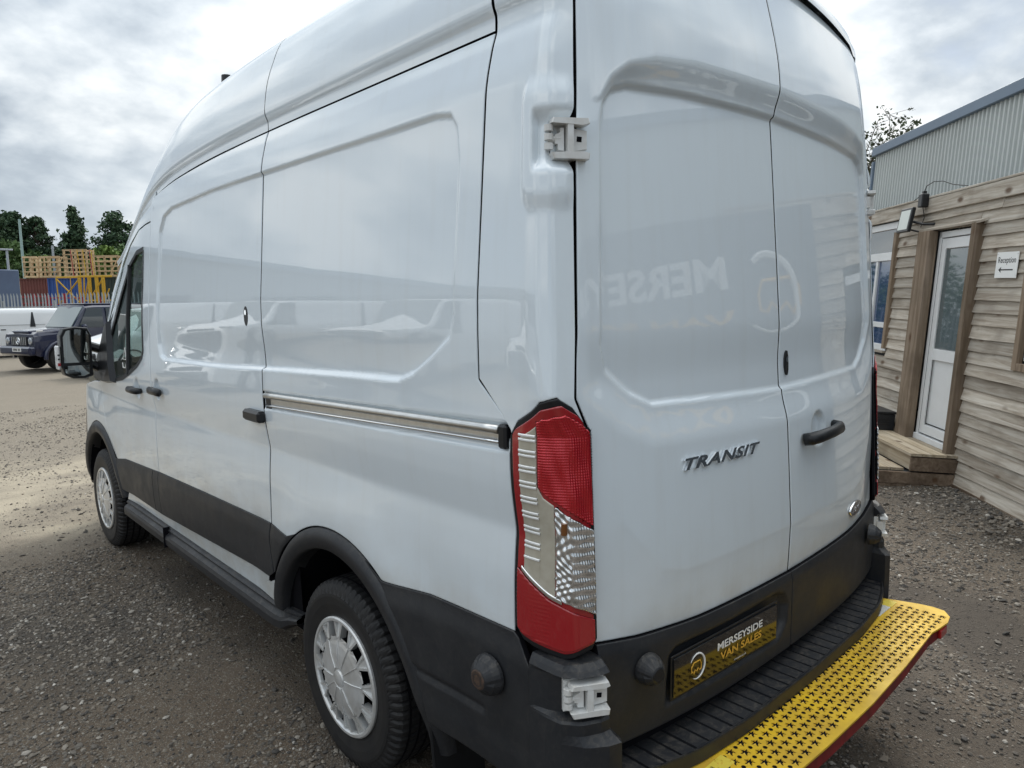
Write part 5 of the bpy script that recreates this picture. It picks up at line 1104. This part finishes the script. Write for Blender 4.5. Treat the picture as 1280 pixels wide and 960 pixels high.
# ------------------------------------------------------------------ vehicles in the yard
def loft_body(mb,stations,n=9,m=None):
    """stations: (y, z0, zbelt, ztop, wbase, wbelt, wtop) -> closed rings, top rounded"""
    rings=[]
    for y,z0,zb,zt,w0,wb,wt in stations:
        h=[(w0,z0),(wb*.99,z0+(zb-z0)*.35),(wb,z0+(zb-z0)*.75),(wb*.985,zb),(wb*.3+wt*.7,zb+(zt-zb)*.70),(wt,zb+(zt-zb)*.90),(wt*.86,zt-.012),(wt*.5,zt),(0,zt+.008)]
        r=[(-x,y,z) for x,z in h]+[(x,y,z) for x,z in h[::-1][1:]]; rings.append(r)
    V=[p for r in rings for p in r]; k=len(rings[0]); F=[]
    for i in range(len(rings)-1):
        for j in range(k-1): F.append((i*k+j,i*k+j+1,(i+1)*k+j+1,(i+1)*k+j))
    F.append(tuple(range(k))); F.append(tuple((len(rings)-1)*k+j for j in range(k))[::-1]); mb.add(V,F,m)
def car_wheel(parent,x,y,r,w,trim=trim_silver,side=1):
    mb=MB(); M=Matrix.Translation((x,y,r)); mb.lathe([(r*.60,-w/2),(r*.93,-w/2),(r,-w*.36),(r,w*.36),(r*.93,w/2),(r*.62,w/2),(r*.60,w*.40)],32,M=M); o=mb.build('wheel',rubber,parent,False,smooth=False)
    mb=MB(); s=side; mb.lathe([(r*.60,s*w*.40),(r*.52,s*w*.46),(r*.2,s*w*.40),(.001,s*w*.44)],24,M=M)
    for q in range(5):
        a=2*math.pi*q/5; mb.tube([M@Vector((s*w*.47,r*.1*math.cos(a),r*.1*math.sin(a))),M@Vector((s*w*.47,r*.56*math.cos(a),r*.56*math.sin(a)))],r*.06,5)
    mb.build('rim',trim,o); return o
navy=mat('dark blue car paint',(.007,.011,.040),.30,0,1.,.03)
white_car=mat('white car paint',(.74,.76,.77),.35,0,1.,.04)
car_glass=mat('car side glass',(.03,.04,.045),.04,0,1.,.02)
screen_glass=mat('pale reflecting windscreen',(.16,.20,.20),.05,0,1.,.02)
def patch(name,pts,m,parent,th=.006):
    P=[Vector(p) for p in pts]; n=(P[1]-P[0]).cross(P[2]-P[0]).normalized(); k=len(P); mb=MB()
    mb.add([p+n*th for p in P]+[p-n*th for p in P],[tuple(range(k)),tuple(range(k,2*k))[::-1]]+[(i,(i+1)%k,k+(i+1)%k,k+i) for i in range(k)]); return mb.build(name,m,parent)
def at_depth(u,d,z=0.):
    q=((u-637.5)/FPX)*_R[0]+_R[2]; return np.array([CAM[0]+q[0]*d,CAM[1]+q[1]*d,z])
GWC=at_depth(122,22.7)[:2]
def build_offroader():
    o=empty('offroad_car',(0,0,0)); tag(o,'dark blue boxy off-road car with a round three pointed emblem on its grille','car')
    mb=MB(); S=[(-2.25,.55,1.10,1.12,.80,.86,.84),(-2.20,.45,1.12,1.90,.86,.89,.80),(-1.0,.42,1.13,1.95,.87,.90,.80),(.35,.42,1.13,1.95,.87,.90,.80),(.62,.42,1.13,1.93,.87,.90,.79),(1.02,.42,1.13,1.28,.87,.90,.84),(1.06,.42,1.12,1.24,.86,.89,.86),(2.02,.45,1.05,1.175,.84,.88,.80),(2.14,.50,1.02,1.10,.82,.86,.78)]
    loft_body(mb,S); b=mb.build('car_body',navy,o)
    mb=MB(); mb.box((0,1.62,1.195),(.98,.98,.075),M=Matrix.Rotation(-.055,3,'X'),bev=.03); mb.box((0,1.15,1.235),(.70,.25,.04),bev=.015); mb.build('bonnet_bulge',navy,o)
    patch('windscreen',[(-.74,1.045,1.27),(.74,1.045,1.27),(.70,.645,1.87),(-.70,.645,1.87)],screen_glass,o,.012)
    mb=MB(); mb.box((0,-.8,1.965),(1.40,2.75,.045),bev=.02); mb.build('roof_skin',navy,o)
    for s in (-1,1):
        patch('side_window',[(s*.885,.90,1.25),(s*.885,.15,1.25),(s*.848,.15,1.84),(s*.848,.60,1.84)],car_glass,o,.012)
        patch('side_window',[(s*.885,.03,1.25),(s*.885,-.85,1.25),(s*.848,-.85,1.84),(s*.848,.03,1.84)],car_glass,o,.012); patch('side_window',[(s*.885,-1.0,1.25),(s*.885,-2.0,1.25),(s*.848,-2.0,1.84),(s*.848,-1.0,1.84)],car_glass,o,.012)
        for y in (1.42,-1.43):
            th=np.radians(np.linspace(-5,185,24)); V=[];F=[]
            for a in th:
                for r,x in ((.50,.88),(.50,.975),(.43,.985),(.42,.90)): V.append((s*x,y+r*math.cos(a)*1.05,.40+r*math.sin(a)*1.02))
            for i in range(23):
                for j in range(3): F.append((i*4+j,i*4+j+1,(i+1)*4+j+1,(i+1)*4+j))
            obj('arch_flare',V,F,navy,o,False,True)
            car_wheel(o,s*.80,y,.395,.29,plastic_d,s)
            mb=MB(); mb.box((s*.60,y,.66),(.46,.90,.36)); mb.build('wheel_well',void,o)
        mb=MB(); mb.box((s*1.02,.80,1.27),(.20,.12,.16),bev=.04); mb.build('wing_mirror',navy,o)
        mb=MB(); mb.box((s*.895,-.35,.93),(.03,3.4,.05),bev=.01); mb.build('side_moulding',plastic,o)
        mb=MB(); mb.box((s*.88,-.1,.40),(.14,2.0,.06),bev=.02); mb.build('side_step',alu,o)
        mb=MB(); mb.box((s*.66,2.125,.90),(.27,.06,.24),bev=.03); mb.build('headlight_surround',navy,o)
        mb=MB(); mb.lathe([(.095,0),(.098,.02),(.085,.035),(.05,.045),(.001,.05)],24,M=Matrix.Translation((s*.66,2.15,.90))@Matrix.Rotation(math.pi/2,4,'Z')); mb.build('headlight',mat('headlight glass',(.55,.58,.60),.08,.5,1.),o)
        mb=MB(); mb.box((s*.72,1.92,1.185),(.10,.17,.055),bev=.02); mb.build('indicator',mat('indicator lens',(.62,.60,.56),.15,0,1.),o)
        mb=MB(); mb.box((s*.70,2.21,.60),(.34,.10,.16),bev=.03); mb.build('bumper_intake',plastic_d,o)
    mb=MB(); mb.box((0,2.22,.62),(1.78,.20,.26),bev=.05); mb.build('front_bumper',navy,o)
    g=MB(); g.box((0,2.145,.90),(.92,.05,.26),bev=.01); gr=g.build('grille',plastic_d,o)
    for k in range(9): mb=MB(); mb.box((-.40+.10*k,2.175,.90),(.02,.012,.22)); mb.build('grille_bar',trim_silver,gr)
    mb=MB(); mb.tube([(.095*math.cos(a),2.19,.90+.095*math.sin(a)) for a in np.linspace(0,2*math.pi,24,endpoint=False)],.012,6,closed=True)
    for a in (90,210,330): mb.tube([(0,2.19,.90),(.092*math.cos(math.radians(a)),2.19,.90+.092*math.sin(math.radians(a)))],[.016,.005],5)
    mb.build('emblem',chrome,gr)
    mb=MB(); mb.box((-.18,2.325,.66),(.50,.012,.115)); p=mb.build('number_plate',whitep,o)
    mb=MB(); [mb.box((-.18+dx,2.333,.66),(.036,.002,.07)) for dx in (-.18,-.12,-.02,.04,.10,.16)]; mb.build('plate_characters',black,p)
    mb=MB(); mb.box((0,-.5,.46),(1.2,2.6,.22)); mb.tube([(-.7,1.42,.40),(.7,1.42,.40)],.06,6); mb.build('underbody',void,o)
    h=math.radians(254)   # heading azimuth
    c=GWC; o.location=(c[0],c[1],-.20); o.rotation_euler=(0,0,-h)
    return o
build_offroader()
def build_small_van(name,label,loc,az,L=4.6,Wd=.90,H=1.86,hi=0.,group=None,detail=True):
    o=empty(name,(loc[0],loc[1],loc[2] if len(loc)>2 else 0),-math.radians(az)); tag(o,label,'van',group)
    f=L/2; mb=MB()
    S=[(-f,.45,1.0,1.05,.78,.84,.78),(-f+.06,.34,1.05,H-.03,Wd-.05,Wd-.01,Wd-.12),(-f+.9,.30,1.10,H,Wd-.03,Wd,Wd-.12),(f-2.1,.30,1.10,H,Wd-.03,Wd,Wd-.13),(f-1.65,.30,1.08,H-.06,Wd-.03,Wd,Wd-.15),(f-.98,.30,1.05,1.17,Wd-.03,Wd,Wd-.10),(f-.35,.30,.90,1.00,Wd-.06,Wd-.03,Wd-.18),(f-.05,.30,.70,.82,Wd-.16,Wd-.12,Wd-.30),(f,.36,.60,.66,Wd-.30,Wd-.26,Wd-.42)]
    loft_body(mb,S); mb.build('van_body',white_car,o,smooth=False,auto=50)
    patch('windscreen',[(-Wd+.14,f-1.02,1.16),(Wd-.14,f-1.02,1.16),(Wd-.20,f-1.62,H-.10),(-Wd+.20,f-1.62,H-.10)],mat('dark windscreen',(.05,.065,.07),.04,0,1.,.02),o,.02)
    for s in (-1,1):
        patch('side_window',[(s*(Wd-.002),f-1.15,1.16),(s*(Wd-.002),f-2.05,1.14),(s*(Wd-.075),f-2.05,H-.18),(s*(Wd-.085),f-1.66,H-.20)],car_glass,o,.012)
        for y in (f-.85,-f+.85):
            car_wheel(o,s*(Wd-.12),y,.32,.21,trim_silver,s); mb=MB(); mb.lathe([(.40,-.16*s),(.40,.03*s),(.36,.035*s)],28,M=Matrix.Translation((s*(Wd-.025),y,.33))); mb.build('wheel_arch',plastic_d,o)
        mb=MB(); mb.box((s*(Wd+.10),f-1.25,1.16),(.16,.10,.17),bev=.03); mb.build('wing_mirror',plastic_d,o)
        mb=MB(); mb.box((s*(Wd-.20),f-.16,.82),(.26,.22,.15),M=Matrix.Rotation(s*-.5,3,'Z'),bev=.03); mb.build('headlight',mat('van headlight',(.45,.48,.5),.1,.4,1.),o)
        mb=MB(); mb.box((s*(Wd-.008),-.25,1.05),(.02,.16,.035)); mb.box((s*(Wd-.006),-f+1.5,1.22),(.012,1.6,.010)); mb.build('door_handle',plastic_d,o)
        patch('rear_quarter_glass',[(s*(Wd-.004),-f+1.02,1.14),(s*(Wd-.004),-f+1.20,1.14),(s*(Wd-.10),-f+1.13,H-.16),(s*(Wd-.10),-f+1.08,H-.16)],plastic_d,o,.008)
        mb=MB(); mb.box((s*(Wd-.10),-f-.005,1.10),(.10,.04,.42),bev=.01); mb.build('tail_light',red_lens,o)
    mb=MB(); mb.box((0,f-.03,.52),(Wd*1.5,.16,.28),bev=.04); mb.build('front_bumper',plastic,o); mb=MB(); mb.box((0,f-.06,.72),(Wd*1.0,.12,.09),bev=.01); mb.build('grille',plastic_d,o)
    mb=MB(); mb.box((0,0,.40),(Wd*1.7,L*.9,.2)); mb.build('underbody',void,o)
    return o
p=at_depth(2,27.5,-.2); build_small_van('panel_van','small white panel van parked behind the dark blue off-road car',p,279)
p=at_depth(212,20.6,-.2); build_small_van('panel_van','white van behind the wing mirror, seen through the cab window',p,258,H=1.86)
# vans standing opposite, out of frame but mirrored in the white side
for i,(x,y,a) in enumerate(((-4.3,17.2,112),(-7.0,14.2,106),(-9.0,10.8,100),(-11.0,7.2,96))):
    build_small_van('panel_van',('white van parked nose in opposite the van, nearest of four','white van parked second along the row opposite','white van parked third along the row opposite','white van parked farthest along the row opposite')[i],(x,y),a,L=5.2,Wd=.98,H=2.2,group='white vans parked opposite')
sh=empty('workshop',(-16,20,0),math.radians(38)); tag(sh,'long grey metal workshop behind the row of white vans, out of frame to the left','building')
mb=MB(); mb.box((0,4,2.3),(34,8,4.6)); mb.build('wall',mat('blue grey cladding',(.27,.30,.33),.6,noise=(.5,.6),col2=(.20,.23,.25)),sh); mb=MB(); mb.box((0,4,4.7),(34.4,8.4,.2)); mb.build('roof',fascia,sh)
for k in range(5): mb=MB(); mb.box((-13+6.2*k,-.03,1.7),(3.2,.08,3.4)); mb.build('shutter_door',mat('dark shutter %d'%k,(.06,.07,.09),.5),sh)
# ------------------------------------------------------------------ fence, containers, pallets, racking beyond the yard
galv=mat('galvanised steel',(.40,.43,.45),.5,.3,noise=(4,.4),col2=(.30,.32,.34))
def build_palisade():
    f=empty('palisade_fence',(0,0,0)); tag(f,'galvanised palisade fence of pointed pales behind the parked cars','fence')
    A=at_depth(-110,35,-.2); B=at_depth(560,31.,-.2); u=(B-A); L=np.linalg.norm(u); u/=L; n=int(L/.185); me=None; nn=np.array([-u[1],u[0],0])
    R=Matrix(((u[0],nn[0],0,0),(u[1],nn[1],0,0),(0,0,1,0),(0,0,0,1)))
    mb=MB(); prof=[(-.035,0),(-.022,-.018),(0,-.024),(.022,-.018),(.035,0)]; V=[];F=[]
    for x,y in prof: V+=[(x,y,.10),(x,y,2.22 if abs(x)>.03 else (2.29 if abs(x)>.01 else 2.36))]
    F=[(2*i,2*i+1,2*i+3,2*i+2) for i in range(4)]
    V+=[(x,y+.012,z) for x,y,z in V]; F+=[tuple(10+k for k in q) for q in F]
    me=mesh_np('pale',V,F,galv,False)
    for i in range(n):
        P=A+u*(i*.185+.1); o=bpy.data.objects.new('pale',me); link(o,f); o.matrix_basis=Matrix.Translation((P[0],P[1],random.uniform(-.01,.01)))@R@Matrix.Rotation(random.uniform(-.012,.012),4,'Y')
    for z in (.45,1.9):
        mb=MB(); mb.tube([A+np.array([0,0,z])+nn*.03,B+np.array([0,0,z])+nn*.03],.030,4); mb.build('rail',galv,f)
    for i in range(int(L/2.75)+1):
        P=A+u*(i*2.75)+nn*.06; mb=MB(); mb.box((P[0],P[1],1.0),(.10,.06,2.0),M=R.to_3x3()); mb.build('post',galv,f)
build_palisade()
def container(label,u0,u1,D,z0,col,col2,yaw=0.,L=None,H=2.59):
    a=az_pt(u0,D,z0); b=az_pt(u1,D,z0); c=(a+b)/2; ang=math.atan2(b[1]-a[1],b[0]-a[0])+yaw; Wd=np.linalg.norm(b-a) if L is None else L
    o=empty('shipping_container',tuple(c),ang); tag(o,label,'container',None)
    m=mat('container paint %d'%len(MATS),col,.6,noise=(.9,.7),col2=col2)
    n=int(Wd/.28); V=[];F=[]
    for i in range(n):
        for t_,d in ((0,0),(.35,0),(.5,.05),(.85,.05)): V+=[(-Wd/2+.08+(Wd-.16)*(i+t_)/n,d,.12),(-Wd/2+.08+(Wd-.16)*(i+t_)/n,d,H-.10)]
    F=[(2*i,2*i+1,2*i+3,2*i+2) for i in range(4*n-1)]; obj('side_panel',V,F,m,o,False,False)
    mb=MB(); mb.box((0,1.25,H/2),(Wd-.1,2.3,H-.1)); mb.box((0,.0,.07),(Wd,.12,.14)); mb.box((0,0,H-.05),(Wd,.12,.10)); 
    for s in (-1,1): mb.box((s*(Wd/2-.06),0,H/2),(.13,.14,H-.01)); mb.box((s*(Wd/2-.05),2.4,H/2),(.1,.1,H-.01))
    mb.build('frame',m,o); return o
D=66.
container('rusty brown shipping container below the timber pallets, left of the blue one',22,71,D,1.75,(.17,.055,.045),(.11,.04,.035))
container('blue shipping container beside the brown one under the pallets',71,122,D,1.75,(.035,.10,.34),(.03,.07,.22))
container('dark green shipping container at the right end of the top row',123,175,D,1.75,(.03,.05,.045),(.02,.035,.03))
container('dark red shipping container under the rusty brown one',22,71,D,-.9,(.12,.03,.035),(.07,.02,.02))
container('navy shipping container under the bright blue one',71,122,D,-.9,(.03,.05,.14),(.02,.03,.08))
container('dark grey shipping container under the dark green one',123,175,D,-.9,(.04,.045,.05),(.03,.03,.03))
container('pale grey green shipping container left of the brown one',-30,26,D+6,1.35,(.34,.37,.30),(.26,.28,.24))
container('beige shipping container under the pale grey green one',-30,26,D+6,-1.28,(.44,.42,.28),(.36,.33,.22))
def curtain_trailer():
    a=az_pt(-90,50,0); b=az_pt(-15,46,0); c=(a+b)/2; ang=math.atan2(b[1]-a[1],b[0]-a[0]); Wd=np.linalg.norm(b-a)
    o=empty('curtain_trailer',tuple(c),ang); tag(o,'blue grey curtain sided lorry trailer at the left edge','trailer')
    mb=MB(); mb.box((0,1.25,2.95),(Wd,2.5,2.5),bev=.05); mb.build('curtain_body',mat('blue grey curtain',(.10,.14,.22),.6,noise=(.6,.6),col2=(.07,.09,.15)),o)
    mb=MB(); mb.box((0,.02,4.22),(Wd+.03,.06,.10)); mb.box((Wd/2,.0,2.95),(.08,.06,2.5)); mb.build('frame',galv,o)
    mb=MB(); mb.box((0,1.25,1.55),(Wd*.97,2.3,.28)); mb.build('chassis',void,o)
    for k in range(3): car_wheel(o,0,0,.5,.35).matrix_basis=Matrix.Translation((Wd/2-1.4-1.25*k,.25,0))@Matrix.Rotation(math.pi/2,4,'Z')
curtain_trailer()
ptimber=wood_mat('pale pallet timber',(.42,.30,.17),(.56,.42,.25),(.66,.53,.35))
def pallet_stack():
    k=0
    spots=[(42,60,4.42,1,4),(62,88,4.42,1,4),(92,122,4.42,1,6),(125,160,4.42,1,4)]
    labs=['pale timber pallet frame at the left end of the row on the containers','second pale timber pallet frame on the containers','tallest pale timber pallet frame on the containers','pale timber pallet frame on the containers next to the van']
    for i,(u0,u1,z0,_,rows) in enumerate(spots):
        a=az_pt(u0,D-.2,z0); b=az_pt(u1,D-.2,z0); c=(a+b)/2; ang=math.atan2(b[1]-a[1],b[0]-a[0]); Wd=np.linalg.norm(b-a)
        o=empty('timber_frame_stack',tuple(c),ang); tag(o,labs[i],'pallets',None)
        H=.47*rows if rows==4 else .41*rows
        for r in range(rows+1):
            z=.06+(H-.1)*r/rows
            for y in (0,1.1): mb=MB(); mb.box((0,y,z),(Wd,.05,.15 if r in(0,rows) else .10)); mb.build('slat',ptimber,o)
        nv=max(2,int(Wd/1.55))
        for q in range(nv+1):
            for y in (.06,1.16): mb=MB(); mb.box((-Wd/2+.1+(Wd-.2)*q/nv,y,H/2),(.17,.06,H)); mb.build('upright',ptimber,o)
        for q in range(nv):
            if (q+i)%2: continue
            mb=MB(); x=-Wd/2+.1+(Wd-.2)*(q+.5)/nv; mb.tube([(x-.45,.5,.1),(x+.45,.5,H-.1)],.05,4); mb.build('brace',ptimber,o)
pallet_stack()
ysteel=mat('yellow rack steel',(.58,.36,.03),.5); rsteel=mat('red frame steel',(.30,.02,.025),.5)
def racks():
    def P(u,z,d=0): return az_pt(u,D-4+d,z)
    o=empty('yellow_rack',tuple(P(112,0))); tag(o,'yellow steel racking frame with crossed braces in front of the containers','rack')
    def bar(name,a,b,r,m=ysteel): mb=MB(); mb.tube([a,b],r,4); mb.build(name,m,o,True)
    for d in (0,1.2):
        for u in (109,121,130,138): bar('rack_post',P(u+d*2,-.0,d),P(u+d*2,4.35,d),.085)
        for z in (4.3,2.2): bar('rack_beam',P(109,z,d),P(150,z,d),.075)
        bar('brace',P(82,4.1,d),P(110,1.9,d),.06); bar('brace',P(110,4.1,d),P(84,2.0,d),.06); bar('rack_beam',P(82,4.25,d),P(109,4.25,d),.07); bar('rack_beam',P(83,1.95,d),P(112,1.8,d),.07); bar('rack_post',P(82.5,1.9,d),P(81.5,4.2,d),.06); bar('rack_post',P(99,1.9,d),P(99,4.2,d),.04)
        bar('brace',P(109,.6,d),P(122,4.2,d),.07); bar('brace',P(121,2.3,d),P(139,4.1,d),.06); bar('brace',P(130,.6,d),P(146,3.2,d),.06); bar('brace',P(113,.8,d),P(116,4.2,d),.07)
    for u in (104,112,119,127,129): bar('rack_post',P(u,4.3,.4),P(u-2,6.6,.4),.04,rsteel if u in (104,127) else ysteel)
    o2=empty('red_stillage',tuple(P(75,0))); tag(o2,'row of red steel stillage frames behind the palisade fence','frame')
    for u in (31,53,69,90,112,133):
        for d in (-2.,-.8): 
            mb=MB(); mb.tube([P(u,0,d),P(u,2.5+(.3 if u in(53,90) else 0),d)],.13,4); mb.build('frame_post',rsteel,o2,True)
    for z in (2.55,2.0):
        mb=MB(); mb.tube([P(31,z,-2),P(72,z+.05,-2)],.06,4); mb.build('frame_rail',rsteel,o2,True); mb=MB(); mb.tube([P(72,z-.1,-2),P(114,z-.15,-2)],.06,4); mb.build('frame_rail',rsteel,o2,True)
    for u in (72,):
        mb=MB(); mb.tube([P(u,2.5,-2),P(u,0,-2)],.08,4); mb.build('frame_post',rsteel,o2,True)
    b=empty('yellow_box',tuple(P(28,0))); tag(b,'yellow cabinet on a post at the left end of the red frames','cabinet'); mb=MB(); q=P(28,0,-3); mb.box((q[0],q[1],3.0),(.9,.4,2.6-.9),bev=.03); mb.build('cabinet_body',ysteel,b,True); mb=MB(); mb.tube([q,q+np.array([0,0,2.2])],.08,6); mb.build('post',galv,b,True)
    for u,Dp,zt,lab,mcol in ((24.3,50,5.7,'thin grey street lamp beside the curtain sided trailer',galv),(43,75,10.8,'tall pale green pole behind the pallets, left of the others',mat('pale green pole paint',(.30,.42,.40),.5)),(80.5,80,8.5,'short grey pole behind the middle pallets',galv)):
        q=az_pt(u,Dp); l=empty('street_lamp' if u<30 else 'pole',tuple(q)); tag(l,lab,'lamp' if u<30 else 'pole')
        mb=MB(); mb.tube([(0,0,0),(0,0,zt)],[.12*Dp/60,.09*Dp/60],8); mb.build('pole_shaft',mcol,l)
        if u<30: mb=MB(); mb.box((-.1,0,zt),(.9,.25,.12),bev=.03); mb.build('lamp_head',galv,l)
racks()
# ------------------------------------------------------------------ trees
def leaf_mat(name,c1,c2):
    m=bpy.data.materials.new(name); m.use_nodes=True; nt=m.node_tree; P=nt.nodes['Principled BSDF']; P.inputs['Roughness'].default_value=.7; P.inputs['Specular IOR Level'].default_value=.2
    g=nt.nodes.new('ShaderNodeNewGeometry'); cr=nt.nodes.new('ShaderNodeValToRGB'); nt.links.new(g.outputs['Random Per Island'],cr.inputs[0]); cr.color_ramp.elements[0].color=(*c1,1); cr.color_ramp.elements[1].color=(*c2,1); nt.links.new(cr.outputs[0],P.inputs['Base Color']); return m
lf_dark=leaf_mat('dark conifer foliage',(.030,.058,.036),(.080,.130,.066)); lf_mid=leaf_mat('mid green foliage',(.045,.085,.030),(.10,.16,.055)); lf_light=leaf_mat('yellow green foliage',(.08,.14,.03),(.17,.25,.06)); lf_sparse=leaf_mat('grey green leaves',(.05,.07,.04),(.12,.14,.08))
bark=mat('grey brown bark',(.09,.07,.05),.9,noise=(8,.6))
def leaves(pts,nrm,size,m,parent,name='crown'):
    n=len(pts); a=RNG.normal(size=(n,3)); a/=np.linalg.norm(a,axis=1,keepdims=True); b=np.cross(a,RNG.normal(size=(n,3))); b/=np.linalg.norm(b,axis=1,keepdims=True)+1e-9
    s=size*RNG.uniform(.6,1.4,n)[:,None]; V=np.stack([pts-a*s,pts+b*s*.55,pts+a*s,pts-b*s*.55],1).reshape(-1,3); F=np.arange(4*n).reshape(-1,4); return obj(name,V,F,m,parent,False,False)
def conifer(label,u,Dd,H,Wd,m=lf_dark,n=5200,top=.0,shape='cone'):
    q=az_pt(u,Dd); o=empty('conifer_tree' if shape=='cone' else 'pine_tree',tuple(q)); tag(o,label,'tree','trees beyond the containers')
    mb=MB(); mb.tube([(0,0,0),(.1,0,H*.5),(0,0,H*.93)],[H*.022,H*.014,H*.004],8)
    pts=[]
    if shape=='cone':
        nb=150
        for i in range(nb):
            t=RNG.uniform(.08,1.)**.9; z=H*t; r=Wd/2*(1-t)**.75*RNG.uniform(.65,1.08)+.05; a=RNG.uniform(0,6.28); e=np.array([r*math.cos(a),r*math.sin(a),-.12*r]); base=np.array([0,0,z])
            k=int(n/nb*(.4+1.2*(1-t))); s_=RNG.uniform(.15,1,k)[:,None]; pts.append(base+e*s_+RNG.normal(0,.06*Wd*(1-t)+.16,(k,3))*np.array([1,1,1.]))
            if i%3==0: mb.tube([base,base+e*.9],[.05,.015],4)
    else:
        nb=80
        for i in range(nb):
            t=RNG.uniform(.35,1.); z=H*t; prof=math.sin(min(1,(t-.28)/.72)*math.pi*.86+.25)**.7; r=Wd/2*prof*RNG.uniform(.35,1.0); a=RNG.uniform(0,6.28); c=np.array([r*math.cos(a),r*math.sin(a),z]); k=int(n/nb)
            rad=Wd*.12*RNG.uniform(.7,1.5); d=RNG.normal(size=(k,3)); d/=np.linalg.norm(d,axis=1,keepdims=True); pts.append(c+d*rad*RNG.uniform(.3,1,(k,1))*np.array([1.3,1.3,.95]))
            mb.tube([(0,0,z*.86),tuple(c)],[.09,.03],4)
    mb.build('trunk',bark,o); leaves(np.concatenate(pts),None,.23,m,o)
conifer('dark rounded pine tree at the far left of the tree line',14,92,12.9,4.6,lf_dark,6000,shape='pine')
conifer('dark pine tree with three lobes right of the far left one',33,95,13.8,4.8,lf_dark,6500,shape='pine')
conifer('loose dark conifer with an uneven top, second from the left',63,96,13.3,4.4,lf_dark,5000,shape='pine')
conifer('tall dense pointed conifer in the middle of the tree line',109,92,14.2,7.6,lf_dark,16000)
conifer('dark tree half hidden behind the windscreen of the van',160,90,13.0,5.6,lf_dark,7000,shape='pine')
conifer('low dark tree filling the gap left of the pointed conifer',84,100,9.6,6,lf_dark,5000,shape='pine')
conifer('low dark tree filling the gap right of the pointed conifer',137,100,9.4,6,lf_dark,5000,shape='pine')
conifer('low dark tree between the two left pines and the loose conifer',49,100,9.8,5,lf_dark,5000,shape='pine')
def bushes():
    for u,Dd,H,Wd,m,lab in ((-8,84,9.8,12,lf_mid,'mid green bushy tree behind the curtain sided trailer'),(14,82,9.6,9,lf_mid,'mid green bushy tree right of the trailer'),(34,80,9.0,7,lf_mid,'mid green bushy tree below the dark pines'),(50,84,7.6,8,lf_mid,'low mid green bush behind the left pallet frame'),(152,80,8.6,6,lf_light,'bright yellow green young tree beside the van windscreen'),(60,84,8.4,5,lf_light,'small yellow green bush above the pallets'),(185,84,9,12,lf_mid,'mid green tree hidden behind the van cab'),(230,80,9,14,lf_mid,'broad mid green tree behind the van, left of the others'),(290,84,8,15,lf_light,'broad yellow green tree behind the van'),(360,80,9.5,15,lf_mid,'tall mid green tree behind the middle of the van'),(430,84,8.5,16,lf_mid,'wide mid green tree behind the van doors'),(500,80,9,15,lf_light,'yellow green tree behind the rear of the van'),(570,84,9,16,lf_mid,'mid green tree behind the rear corner of the van')):
        q=az_pt(u,Dd); o=empty('leafy_bush',tuple(q)); tag(o,lab,'bush','bushes beyond the containers'); pts=[]
        for i in range(40):
            d=RNG.normal(size=3); d/=np.linalg.norm(d); c=np.array([d[0]*Wd*.42,d[1]*Wd*.42,H*.5+d[2]*H*.42]); k=90; e=RNG.normal(size=(k,3)); e/=np.linalg.norm(e,axis=1,keepdims=True); pts.append(c+e*Wd*.12*RNG.uniform(.4,1,(k,1)))
        mb=MB(); mb.tube([(0,0,0),(0,0,H*.6)],[.2,.08],6)
        for i in range(7): a=i*.9; mb.tube([(0,0,H*.25),(Wd*.3*math.cos(a),Wd*.3*math.sin(a),H*.7)],[.09,.03],4)
        mb.build('trunk',bark,o); leaves(np.concatenate(pts),None,.26,m,o)
bushes()
def sparse_tree():
    q=at_depth(1096,13); o=empty('sparse_tree',tuple(q)); tag(o,'thin tree with few leaves rising behind the steel warehouse, beside the van','tree'); q=np.array(q)
    mb=MB(); pts=[]
    fork=at(1092,250,13)-q; mb.tube([np.zeros(3),fork*.5+np.array([.08,0,0]),fork],[.07,.05,.035],6)
    for u,v,dd in ((1098,150,.3),(1112,142,0),(1117,158,.2),(1137,157,-.1),(1126,168,.3),(1090,172,.2),(1086,192,0),(1104,176,-.3),(1112,190,.3),(1083,212,.2),(1094,205,-.2)):
        e=at(u,v,13+dd)-q; m_=(fork+e)/2+RNG.normal(0,.10,3); P=[fork,fork*.62+m_*.38,m_,m_*.45+e*.55,e]; mb.tube(P,[.022,.017,.012,.008,.004],5)
        for k in range(16):
            t=RNG.uniform(.45,1.); b=m_+(e-m_)*((t-.45)/.55); w=RNG.normal(0,.13,3); mb.tube([b,b+w],[.005,.003],3,cap=False); pts.append(b+w+RNG.normal(0,.035,(7,3)))
    mb.build('trunk',bark,o); leaves(np.concatenate(pts),None,.036,lf_sparse,o)
sparse_tree()
